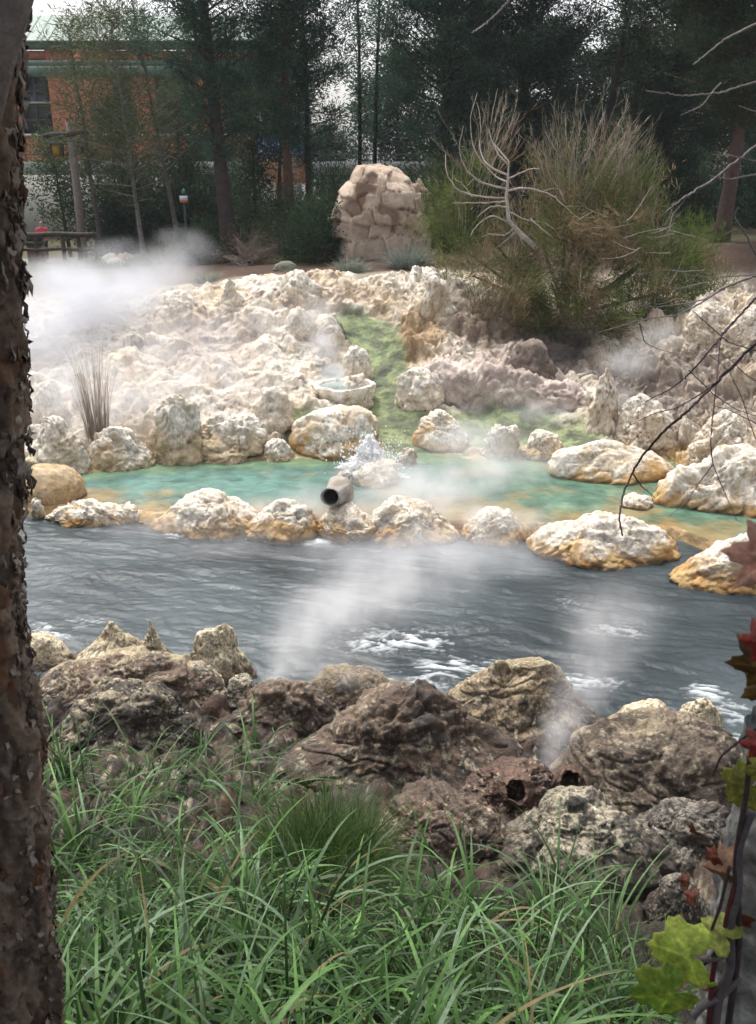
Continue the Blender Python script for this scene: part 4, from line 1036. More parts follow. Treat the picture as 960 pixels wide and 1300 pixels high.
# strip of lawn by the fence: uncountable grass
def lawn():
    r = np.random.default_rng(55); n = 9000
    X = r.uniform(-17, -8.5, n); Y = 35.5+r.random(n)*3.2
    P = np.stack([X, Y, zg(X, Y)+.02], 1)
    V, Fq, col = blades(P, r.random(n)*6.28, r.uniform(0, .6, n), r.uniform(.2, 1.2, n), r.uniform(.12, .32, n), np.full(n, .03), mixc((.06,.09,.025), (.15,.17,.06), r.random(n)), r, 3)
    tag(mk('lawn_grass', V, Fq, M['leaf'], col=col), 'green grass strip before the wooden fence', 'grass', None, 'stuff')
lawn()

# ------------------------------------------------------------------ tan rock pile
def rock_pile():
    D, Fc = ICO[7]
    base = gpt(486, 33.5); base[2] -= .4
    W = 1.72; Hh = at_y(486, 207, 34)[2]-base[2]
    r = (np.abs(D[:, 0])**3.6+np.abs(D[:, 1])**3+np.abs(D[:, 2])**2.8)**(-1/3.0)
    r = r*(1+.10*fbm(D, 1.3, 3, seed=6))
    V = D*r[:, None]; V[:, 0] /= np.abs(V[:, 0]).max(); V[:, 1] /= np.abs(V[:, 1]).max(); V[:, 2] /= V[:, 2].max()
    V = V*[W, 1.5, Hh]; V[:, 0] *= 1-.22*np.clip(V[:, 2]/Hh, 0, 1)**2; V[:, 0] -= .12*np.clip(V[:, 2]/Hh, 0, 1)
    # stacked slabs: cells of a jittered grid, each pushed in and out by its own amount, dark soil seams between
    rr = np.random.default_rng(5)
    S = V+.30*np.stack([fbm(V, .8, 2, seed=s) for s in (1, 2, 3)], 1)
    cs = []
    zz = -.3
    while zz < Hh+.4:
        hgt = rr.uniform(.40, .72); x = -2.3+rr.random()*.8
        while x < 2.5:
            w = rr.uniform(.5, 1.15); cs.append((x+w/2, zz+hgt/2+rr.normal()*.16, w, hgt)); x += w
        zz += hgt
    cs = np.array(cs)
    dd = (np.abs((S[:, None, 0]-cs[None, :, 0])/cs[None, :, 2])**2.6+np.abs((S[:, None, 2]-cs[None, :, 1])/cs[None, :, 3])**2.6)**(1/2.6)
    o1 = np.argsort(dd, 1)[:, :2]
    d1 = np.take_along_axis(dd, o1, 1); cell = o1[:, 0]
    e = sstep(.0, .05, d1[:, 1]-d1[:, 0])
    push = rr.uniform(-.05, .12, len(cs))[cell]
    soil = sstep(.16, .3, fbm(V, .8, 3, seed=9))
    tl = rr.normal(size=(len(cs), 2))[cell]*.22; cx = cs[cell]
    d = -.10+e*(.10+push+tl[:, 0]*(S[:, 0]-cx[:, 0])+tl[:, 1]*(S[:, 2]-cx[:, 1]))+.025*fbm(V, 5, 4, .6, 10)-soil*.12
    Nn = V/[W*W, 2.2, Hh*Hh]; Nn /= np.linalg.norm(Nn, axis=1)[:, None]
    V = V+Nn*d[:, None]
    tone = rr.uniform(.82, 1.12, len(cs))[cell]
    n1 = fbm(V, 1.5, 5, .6, 12); n2 = fbm(V, 6, 4, .6, 13)
    col = mixc((.43, .325, .245), (.58, .47, .37), sstep(-.3, .3, n1))*tone[:, None]
    col = mixc(col, (.24, .19, .16), sstep(.15, .4, n2)*.5)
    seam = np.maximum(1-sstep(.0, .35, e), soil*.9)
    col = mixc(col, (.17, .10, .075), seam*.85)
    o = mk('rock_pile', V, Fc, M['pyramid'], col=col, loc=tuple(base))
    tag(o, 'tall pile of tan fitted rock slabs behind the crest of the springs', 'rock pile')
rock_pile()
rock('tan_rock', 'lower tan rock shouldering the right side of the tall slab pile', 'rock', (512,226,556,338), dict(top=(.54,.43,.33), body=(.42,.32,.24), blot=(.26,.18,.13), bs=.7, vein=(.15,.095,.07), vs=.8), [((-.2,0,.6),.5),((.3,0,.3),.6)], 505, None, .8, lv=6, Y=33.4, amp=.55, blk=1.6, flare=.2, mat='pyramid', sink=.6)
GR = dict(top=(.62,.57,.5), body=(.5,.44,.37), blot=(.4,.34,.28))
for px, Y, w, h, lab, sd in [(140,37,14,13,'whitest of three small boulders above the thick steam', 501), (160,38,15,12,'tan boulder right of the whitest small boulder above the thick steam', 502), (148,36.4,17,9,'low front boulder of the three above the thick steam', 503)]:
    p = gpt(px, Y); d_ = depth(p); y1 = 650-F*np.dot(p-CAM, UPV)/d_
    rock('boulder', lab, RK, (px-w/2*1.6, y1-h*1.3, px+w/2*1.6, y1+1), GR if sd != 502 else dict(GR, top=(.5,.38,.28)), [((.2,0,.4),.5)], sd, None, .8, lv=4, Y=Y, group='small boulders behind the thick steam')
rock('flat_stone', 'flat greenish slab propped on the brown soil left of the big cream hump', 'stone', (345,331,376,352), dict(top=(.30,.32,.24), body=(.25,.25,.19), blot=(.12,.11,.09)), [((.5,0,.5),.4)], 504, None, .5, lv=5, Y=30.5, amp=.5)

# ------------------------------------------------------------------ building
def building():
    Y0 = 70.0
    root = empty('brick_building', (-17, Y0, 2.4), 0, 'red brick building with green metal roof behind the left trees', 'building')
    o = np.array([-17, Y0, 2.4])
    m, nt, b, out = new_mat('red_brick')
    tc = N(nt, 'ShaderNodeTexCoord'); mp = N(nt, 'ShaderNodeMapping'); mp.inputs['Rotation'].default_value = (R(90), 0, 0)
    nt.links.new(tc.outputs['Object'], mp.inputs[0])
    br = N(nt, 'ShaderNodeTexBrick'); br.inputs['Scale'].default_value = 2.0
    br.inputs['Color1'].default_value = (.52, .155, .075, 1); br.inputs['Color2'].default_value = (.44, .125, .065, 1); br.inputs['Mortar'].default_value = (.42, .22, .15, 1)
    nt.links.new(mp.outputs[0], br.inputs[0]); n = noise(nt, tc.outputs['Object'], .6, 5); r = ramp(nt, n.outputs[0], [(.3, (.8,)*3), (.7, (1.15,)*3)])
    nt.links.new(mul(nt, br.outputs[0], r.outputs[0]), b.inputs['Base Color']); b.inputs['Roughness'].default_value = .9
    grn = mat_plain('green_painted_metal', (.10, .165, .135), .6, .15, 2); cream = mat_plain('pale_trim', (.5, .47, .42), .8, .15, 3)
    dk = mat_plain('dark_frame', (.05, .05, .05), .5, .2, 4)
    gl = mat_plain('window_glass', (.03, .04, .05), .08, .3, 1.5)
    def z(y): return at_y(480, y, Y0)[2]-o[2]
    def x(px, zz=12): return (px-480)*(depth((0, Y0, zz)))/F-o[0]
    xl, xr = x(-160), x(345)
    zt = z(62)
    piers = [(-160,-110),(-66,-30),(-6,22),(62,142),(166,196),(240,282),(320,345)]
    wb = MB()
    for a, c in piers: wb.box((x(a), -.0, -.5), (x(c), .9, zt))
    rows = [(66,76),(76,98),(150,400)]
    for (ya, yb) in [(64,74),(171,420)]:
        for (a, c) in zip(piers[:-1], piers[1:]): wb.box((x(a[1])+.003, .06, z(yb) if yb < 400 else -.5), (x(c[0])-.003, .9, z(ya)))
    wb.build('brick_wall', m, root, False)
    bm_ = MB(); bm_.box((xl, .9, -.5), (xr, 14, zt)); bm_.build('building_core', dk, root, False)
    g = MB(); g.box((xl-.3, -.45, z(62)), (xr+.3, .6, z(53))); g.box((xl-.4, -.7, z(56)), (xr+.4, -.45, z(53))); g.build('eave_band', grn, root, False)
    rf = MB()
    ze, zr = z(53), z(28)
    rf.add([(xl-.5, -.75, ze), (xr+.5, -.75, ze), (xr+.5, 3.2, zr+.9), (xl-.5, 3.2, zr+.9), (xl-.5, 15, zr+.9), (xr+.5, 15, zr+.9)], [[0, 1, 2, 3], [3, 2, 5, 4]])
    i = xl
    while i < xr+.4:
        rf.add([(i-.04, -.76, ze+.05), (i+.04, -.76, ze+.05), (i+.04, 3.2, zr+.96), (i-.04, 3.2, zr+.96)], [[0, 1, 2, 3]]); i += .8
    rf.build('roof', grn, root, False)
    bd = MB(); bd.box((xl-.05, -.15, z(97)), (xr+.05, .05, z(84))); bd.box((xl-.05, -.08, z(84)), (xr+.05, .05, z(77))); bd.build('green_belt_course', grn, root, False)
    cb = MB(); cb.box((xl-.05, -.12, z(173)), (xr+.05, -.003, z(170))); cb.build('sill_course', cream, root, False)
    for (a, c) in zip(piers[:-1], piers[1:]):
        for (ya, yb) in [(97,170)]:
            f = MB(); x0, x1, z0, z1 = x(a[1]), x(c[0]), z(yb), z(ya)
            w = x1-x0
            for k in range(3): f.box((x0+w*k/2-.06, .25, z0), (x0+w*k/2+.06, .4, z1))
            for k in range(5): f.box((x0, .26, z0+(z1-z0)*k/4-.06), (x1, .39, z0+(z1-z0)*k/4+.06))
            fo = f.build('window', dk, root, False)
            p = MB(); p.box((x0+.01, .42, z0+.01), (x1-.01, .45, z1-.01)); p.build('pane', gl, fo, False)
            s = MB(); s.box((x0-.1, .15, z(131)), (x1+.1, .245, z(129))); s.build('transom', cream, fo, False)
    # lower windows with a pale ground floor band
    lb = MB(); lb.box((xl, -.6, -.5), (xr, -.004, z(216))); lb.build('ground_floor', cream, root, False)
building()
def backdrop_buildings():
    root = empty('yellow_building', (26, 80, 3.5), 0, 'pale yellow building glimpsed through the right-hand trees', 'building')
    ye = mat_plain('yellow_stucco', (.50, .42, .25), .9, .12, 1); dk = bpy.data.materials['dark_frame']; rf = mat_plain('brown_roof', (.16, .11, .09), .8, .2, 3)
    w = MB(); w.box((-14, 0, -.5), (16, 12, 8)); w.build('wall', ye, root, False)
    r = MB(); r.box((-14.6, -.6, 8.003), (16.6, 12.6, 8.5)); r.build('roof', rf, root, False)
    for i in range(7):
        for zz in (1.2, 4.8):
            f = MB(); f.box((-12.5+i*4, -.08, zz), (-10.7+i*4, .1, zz+1.9)); f.build('window', dk, root, False)
    root = empty('elevated_beam', (-4, 58, 2.6), 0, 'pale concrete elevated beam on columns seen low between the pine trunks', 'bridge')
    cc = mat_plain('concrete', (.24, .24, .235), .85, .15, 2)
    zt = at_y(330, 205, 58)[2]-2.6; zb = at_y(330, 222, 58)[2]-2.6
    b = MB(); b.box((-22, 0, zb), (24, .8, zt)); b.build('beam', cc, root, False)
    rl = MB(); rl.box((-22, .1, zt+.35), (24, .16, zt+.42))
    for i in range(47): rl.box((-22+i, .1, zt+.001), (-21.95+i, .16, zt+.35))
    rl.build('railing', dk, root, False)
    for xx in (-18.5, -10, -1, 8, 17):
        c = MB(); c.tube([(xx, .4, -.6), (xx, .4, zb-.003)], .38, 12); c.build('column', cc, root)
    # bright banner
    root = empty('banner', tuple(gpt(362, 54)), 0, 'bright banner, blue above and peach below, hanging between two pine trunks', 'banner')
    m, nt, bb, out = new_mat('banner_print')
    tc = N(nt, 'ShaderNodeTexCoord'); sp = N(nt, 'ShaderNodeSeparateXYZ'); nt.links.new(tc.outputs['Generated'], sp.inputs[0])
    n1 = noise(nt, tc.outputs['Object'], 1.6, 4, .6)
    ad = N(nt, 'ShaderNodeMath', operation='MULTIPLY_ADD'); ad.inputs[1].default_value = .5; nt.links.new(n1.outputs[0], ad.inputs[0]); nt.links.new(sp.outputs[2], ad.inputs[2])
    r = ramp(nt, ad.outputs[0], [(.28, (.62, .30, .16)), (.62, (.66, .40, .24)), (.66, (.16, .27, .66)), (.95, (.12, .22, .62)), (1.0, (.3, .42, .75))])
    n2 = noise(nt, tc.outputs['Object'], 3.2, 3, .5); r2 = ramp(nt, n2.outputs[0], [(.56, (0, 0, 0)), (.6, (1, 1, 1))])
    mx = N(nt, 'ShaderNodeMix', data_type='RGBA'); nt.links.new(r2.outputs[0], mx.inputs[0]); nt.links.new(r.outputs[0], mx.inputs[6]); mx.inputs[7].default_value = (.66, .70, .80, 1)
    nt.links.new(mx.outputs[2], bb.inputs['Base Color']); bb.inputs['Roughness'].default_value = .8
    g = gpt(362, 54)
    p0 = at_y(330, 232, 54)-g; p1 = at_y(392, 148, 54)-g
    s = MB(); s.box((p0[0], 0, p0[2]), (p1[0], .06, p1[2])); s.build('banner_panel', m, root, False)
    s = MB()
    for xx in (p0[0]-.08, p1[0]+.08): s.tube([(xx, .1, -.3), (xx, .1, p1[2]+.1)], .06, 8)
    s.tube([(p0[0]-.08, .1, p1[2]+.03), (p1[0]+.08, .1, p1[2]+.03)], .04, 8); s.build('banner_frame', dk, root)
    rd = MB(); a = at_y(344, 162, 54)-g
    th = np.linspace(0, 6.283, 16, endpoint=False)
    rd.tube([(a[0], -.025, a[2]), (a[0], -.003, a[2])], .34, 16); rd.build('red_emblem', mat_plain('red_print', (.45, .05, .06), .8), root)
backdrop_buildings()

# ------------------------------------------------------------------ fence, person, sign, lamp
WOOD = mat_plain('weathered_wood', (.055, .04, .034), .85, .4, 5, (.01, 20)); WOODR = mat_plain('reddish_wood', (.17, .085, .055), .85, .35, 5, (.01, 20))
METAL = mat_plain('dark_metal', (.035, .045, .04), .5, .2, 5)
def path():
    r = np.linspace(-30, 0, 40)
    V = []; 
    for xx in r:
        for yy in (40.2, 44.5): V.append((xx, yy, float(zg(xx, yy))+.05+.0))
    V = np.array(V); Fq = grid_faces(40, 2)[:, ::-1]
    tag(mk('path', V, Fq, M['soil'], col=(.2, .18, .16)), kind='structure')
path()
def fence():
    Yf = 39.4
    p0 = gpt(20, Yf)
    root = empty('wooden_fence', tuple(p0), 0, 'low dark wooden post-and-rail fence before the person in the red shirt', 'fence')
    zr = at_y(90, 297.5, Yf)[2]-p0[2]
    pxs = [-30, 8, 44, 79, 99, 121]
    for px in pxs:
        p = gpt(px, Yf)-p0; w = .17
        b = MB(); b.tube([(p[0], 0, p[2]-.3), (p[0]+.01, 0, zr*.5), (p[0], 0, zr+.06)], [w*.55, w*.52, w*.5], 8); b.build('post', WOOD, root)
    for k, (zz, th) in enumerate([(zr, .10), (zr*.55, .07)]):
        a = gpt(-60, Yf)-p0; c = gpt(122, Yf)-p0
        t = np.linspace(0, 1, 24); pth = np.stack([a[0]+(c[0]-a[0])*t, 0*t-.1, zz+.02*np.sin(t*19)], 1)
        b = MB(); b.tube(pth, th*(1+.1*np.sin(t*31)), 8); b.build('rail', WOOD, root)
    q = gpt(44, 40.0)
    r2 = empty('litter_bin', tuple(q), 0, 'square reddish wooden bin with dark lid behind the fence', 'bin')
    b = MB(); 
    for i in range(5): b.box((-.30+i*.122, -.3, 0), (-.30+i*.122+.112, .3, .85))
    b.build('slats', WOODR, r2, False)
    b = MB(); b.box((-.34, -.34, .853), (.34, .34, 1.0)); b.box((-.26, -.26, 1.002), (.26, .26, 1.32)); b.build('lid', METAL, r2, False)
fence()
def skin_body(name, joints, edges, mat, parent, sub=2, cols=None):
    me = bpy.data.meshes.new(name); me.from_pydata([j[:3] for j in joints], edges, [])
    o = bpy.data.objects.new(name+'_rig', me); C.objects.link(o)
    md = o.modifiers.new('s', 'SKIN'); ss = o.modifiers.new('d', 'SUBSURF'); ss.levels = sub; ss.render_levels = sub
    for v, j in zip(me.skin_vertices[0].data, joints): v.radius = (j[3], j[4] if len(j) > 4 else j[3])
    me.skin_vertices[0].data[0].use_root = True
    dg = bpy.context.evaluated_depsgraph_get(); dg.update()
    m2 = bpy.data.meshes.new_from_object(o.evaluated_get(dg)); m2.name = name
    bpy.data.objects.remove(o); bpy.data.meshes.remove(me)
    m2.materials.clear(); m2.materials.append(mat)
    m2.polygons.foreach_set('use_smooth', np.ones(len(m2.polygons), bool))
    b = bpy.data.objects.new(name, m2); C.objects.link(b); b.parent = parent; return b
def person():
    q = gpt(54, 41.2); q[2] += .05
    root = empty('person', tuple(q), R(8), 'person in red short-sleeved shirt and dark trousers behind the fence, forearms raised', 'person')
    sk = mat_plain('skin', (.45, .27, .20), .6, .1, 8); red = mat_plain('red_shirt', (.55, .07, .10), .85, .15, 6); tr = mat_plain('dark_trousers', (.03, .035, .05), .85, .2, 6); hr = mat_plain('brown_hair', (.08, .05, .035), .7, .3, 20)
    # pelvis root; facing -Y, turned slightly; forearms lifted as if holding a phone
    J = [(0,0,.92,.13,.10),(0,0,1.12,.125,.09),(0,.01,1.34,.15,.095),(0,.01,1.46,.065),(0,-.01,1.54,.058),(0,-.02,1.63,.085,.095),(0,-.02,1.71,.06),
         (.19,.01,1.40,.055),(.24,-.06,1.17,.044),(.17,-.28,1.24,.034),(.12,-.36,1.28,.03),
         (-.19,.01,1.40,.055),(-.24,-.05,1.16,.044),(-.15,-.27,1.20,.034),(-.08,-.36,1.25,.03),
         (.09,0,.86,.09),(.10,-.01,.48,.06),(.10,.02,.09,.042),(.11,-.14,.04,.035),(-.09,0,.86,.09),(-.11,.0,.48,.06),(-.12,.02,.09,.042),(-.13,-.14,.04,.035)]
    Ed = [(0,1),(1,2),(2,3),(3,4),(4,5),(5,6),(2,7),(7,8),(8,9),(9,10),(2,11),(11,12),(12,13),(13,14),(0,15),(15,16),(16,17),(17,18),(0,19),(19,20),(20,21),(21,22)]
    skin_body('body', J, Ed, sk, root)
    S = [(0,0,.90,.16,.13),(0,0,1.12,.15,.115),(0,.01,1.35,.175,.12),(0,.01,1.45,.085),(.20,.01,1.40,.072),(.235,-.04,1.22,.066),(-.20,.01,1.40,.072),(-.235,-.035,1.22,.066)]
    skin_body('shirt', S, [(0,1),(1,2),(2,3),(2,4),(4,5),(2,6),(6,7)], red, root)
    T = [(0,0,.93,.15,.125),(.095,0,.84,.105),(.105,-.01,.48,.078),(.105,.02,.10,.062),(-.095,0,.84,.105),(-.115,0,.48,.078),(-.125,.02,.10,.062)]
    skin_body('trousers', T, [(0,1),(1,2),(2,3),(0,4),(4,5),(5,6)], tr, root)
    skin_body('hair', [(0,.02,1.70,.085,.09),(0,.05,1.62,.075),(0,.06,1.52,.05)], [(0,1),(1,2)], hr, root)
person()
def sign():
    q = gpt(237, 39)
    root = empty('small_sign', tuple(q), 0, 'small white and orange sign on a thin dark post with green top', 'sign')
    b = MB(); zt = at_y(237, 246, 39)[2]-q[2]
    b.tube([(0,0,-.3), (0,0,zt*.6), (0,0,zt)], .05, 8); b.build('post', METAL, root)
    z0 = at_y(237, 257, 39)[2]-q[2]; z1 = at_y(237, 248.5, 39)[2]-q[2]; zm = at_y(237, 254.2, 39)[2]-q[2]
    b = MB(); b.box((-.16, -.09, zm), (.16, -.06, z1)); b.build('panel', mat_plain('white_panel', (.62, .66, .70), .6, .08), root, False)
    b = MB(); b.box((-.16, -.088, z0), (.16, -.062, zm-.002)); b.build('orange_panel', mat_plain('orange_panel', (.55, .17, .07), .6, .1), root, False)
    b = MB(); b.tube([(0,0,zt+.002), (0,0,zt+.12), (0,0,zt+.2)], [.09, .08, .02], 8); b.build('cap', mat_plain('green_cap', (.05, .2, .13), .6), root)
sign()
def lamp():
    q = gpt(104, 43)
    root = empty('lamp_post', tuple(q), 0, 'rustic timber lamp post with a crossarm and hanging amber lantern', 'lamp')
    zt = at_y(104, 156, 43)[2]-q[2]; za = at_y(104, 170, 43)[2]-q[2]
    b = MB(); b.tube([(0,0,-.3), (0,0,zt*.5), (0,0,zt)], [.2, .17, .16], 10); b.build('post', mat_plain('grey_timber', (.22, .19, .17), .9, .3, 6, (.01, 15)), root)
    xa = (70-104)*depth((0, 43, 9))/F; xb = (128-104)*depth((0, 43, 9))/F
    t = np.linspace(0, 1, 14)
    b = MB(); b.tube(np.stack([xa+(xb-xa)*t, 0*t-.2, za-.10+.16*t+.03*np.sin(t*9)], 1), .13*(1-.45*np.abs(t-.45)*2), 8); b.build('crossarm', WOOD, root)
    xl = (86-104)*depth((0, 43, 8))/F; z1 = at_y(86, 183, 43)[2]-q[2]; z0 = at_y(86, 198, 43)[2]-q[2]
    b = MB(); w = .2
    for sx in (-w, w):
        for sy in (-w, w): b.box((xl+sx-.025, -.2+sy-.025, z0), (xl+sx+.025, -.2+sy+.025, z1))
    b.box((xl-.24, -.44, z0-.05), (xl+.24, .04, z0-.003)); b.add([(xl-.32,-.52,z1+.003),(xl+.32,-.52,z1+.003),(xl+.32,.12,z1+.003),(xl-.32,.12,z1+.003),(xl-.06,-.26,z1+.17),(xl+.06,-.26,z1+.17),(xl+.06,-.14,z1+.17),(xl-.06,-.14,z1+.17)],
      [[3,2,1,0],[4,5,6,7],[0,1,5,4],[1,2,6,5],[2,3,7,6],[3,0,4,7]])
    b.tube([(xl,-.2,z1+.1),(xl,-.2,z1+.3),(xl,-.2,za)], .02, 6)
    ln = b.build('lantern', METAL, root, False)
    b = MB(); b.box((xl-.17, -.37, z0+.003), (xl+.17, -.03, z1-.003)); b.build('lantern_glass', mat_plain('amber_glass', (.42, .24, .04), .3, .2, 4), ln, False)
lamp()
# ------------------------------------------------------------------ foreground grass
def gterr(px, py):
    return hit(px, py)
def grass():
    r = np.random.default_rng(91)
    bl = [(40,935),(90,945),(150,950),(220,925),(300,930),(350,950),(400,1020),(470,1045),(520,1085),(580,1130),(640,1150),(720,1130),(790,1180),(830,1260),(850,1330)]
    bx = np.array(bl, float)
    P = []; az = []; big = []
    ncl = 0
    gcol = []
    while ncl < 190:
        px = r.uniform(20, 850); py = r.uniform(930, 1500)
        top = np.interp(px, bx[:, 0], bx[:, 1])
        if py < top+25: continue
        if r.random() > (1.0 if px < 560 else .6): continue
        if ((px-412)/80)**2+((py-1110)/60)**2 < 1 and r.random() < .9: continue
        q = hit(px, py)
        ncl += 1
        k = r.integers(7, 26)
        sp = r.uniform(.03, .07)
        P.append(q+np.stack([r.normal(size=k)*sp, r.normal(size=k)*sp, np.full(k, -.05)], 1)); az.append(r.random(k)*6.283)
        big.append(np.full(k, r.uniform(.6, 1.2)*(1 if px < 560 else .85))); gcol.append(np.full(k, r.random()))
    P = np.vstack(P); az = np.concatenate(az); big = np.concatenate(big); gcol = np.concatenate(gcol); n = len(P)
    L = r.uniform(.35, 1.0, n)*big; W = r.uniform(.008, .025, n)*np.sqrt(big)
    t = np.clip(r.random(n)*.6+gcol*.5, 0, 1)
    col = mixc((.012, .034, .007), (.11, .225, .06), t**2.2)
    col = np.where((r.random(n) < .14)[:, None], col*.5+np.array([(.085, .125, .08)]), col)
    col = np.where((r.random(n) < .03)[:, None], np.array([(.15, .12, .055)]), col)
    V, Fq, cv = blades(P, az, r.uniform(.03, .6, n), r.uniform(1.0, 3.0, n), L, W, col, r, 11, .04)
    # fine undergrowth
    m = 9000; px = r.uniform(20, 850, m); py = r.uniform(940, 1420, m); ok = py > np.interp(px, bx[:, 0], bx[:, 1])+10
    Q = []
    for a, b in zip(px[ok], py[ok]):
        p = at_z(a, b, 1.9)
        Q.append(p)
    Q = np.array(Q); Q[:, 2] = znear(Q[:, 0], Q[:, 1])-.03; m = len(Q)
    V2, F2, c2 = blades(Q, r.random(m)*6.283, r.uniform(.05, .9, m), r.uniform(.2, 1.8, m), r.uniform(.12, .4, m), r.uniform(.003, .008, m), np.where((r.random(m) < .25)[:, None], np.array([(.05, .036, .02)]), mixc((.010, .026, .006), (.04, .075, .018), r.random(m))), r, 5, .1)
    V = np.vstack([V, V2]); F_ = np.vstack([Fq, F2+len(cv)]); c_ = np.vstack([cv, c2])
    tag(mk('tall_grass', V, F_, M['blade'], col=c_), 'long arching green grass in the foreground', 'grass', None, 'stuff')
    # sedge
    q = hit(412, 1110)
    o = tussock('sedge_tuft', 'dense dark green fine-bladed tuft among the pale grass', q, .75, .60, 5200, (.014, .036, .004), (.055, .105, .018), 421, .0042, 'grass clump', None, 1.25)
    for (px, py, lab, sd) in [(500,1012,'tiny bright green tuft on the great brown dome', 422), (548,1042,'tiny green sprout on the low lumpy brown rock', 423)]:
        tussock('grass_tuft', lab, hit(px, py)+[0, -.1, .12], .12, .16, 90, (.05,.09,.02), (.10,.17,.04), sd, .004, 'grass clump', None, .9)
    # thin tuft right of the left vent
    tussock('grass_tuft', 'sparse upright grass tuft beside the left foreground steam', hit(390, 935)+[0, 0, 0], .2, .42, 70, (.05,.09,.03), (.10,.15,.06), 424, .006, 'grass clump', None, .45)
    for (px, py, lab, sd, L_) in [(690,1165,'tall bright blades in front of the mottled cream boulder, left clump', 425, .75), (770,1190,'tall bright blades in front of the mottled cream boulder, right clump', 426, .72)]:
        tussock('grass_clump', lab, hit(px, py), .3, L_, 34, (.08,.15,.05), (.15,.25,.11), sd, .015, 'grass clump', None, .5)
grass()
def flower():
    for px, py, c, nm, lab in [(178,1212,(.6,.5,.03),'yellow_flower','tiny yellow flower low in the left grass')]:
        q = at_y(px, py, hit(px, py)[1]-.28)
        g = hit(px, py)
        root = empty(nm, tuple(q), 0, lab, 'flower')
        b = MB(); b.tube([np.array([0,0,0]), np.array([.02,.05,-.12]), np.array([.03,.15,min(-.2, znear(q[0], q[1]+.15)-q[2])])], .003, 6, (.06,.1,.03)); b.build('stem', M['blade'], root)
        b = MB(); a = np.linspace(0, 6.283, 9)[:-1]
        b.leaves(np.zeros((8,3)), np.stack([np.cos(a), np.sin(a)-.3, 0*a+.4], 1), .018, .010, c); b.build('petals', M['broad'], root)
flower()

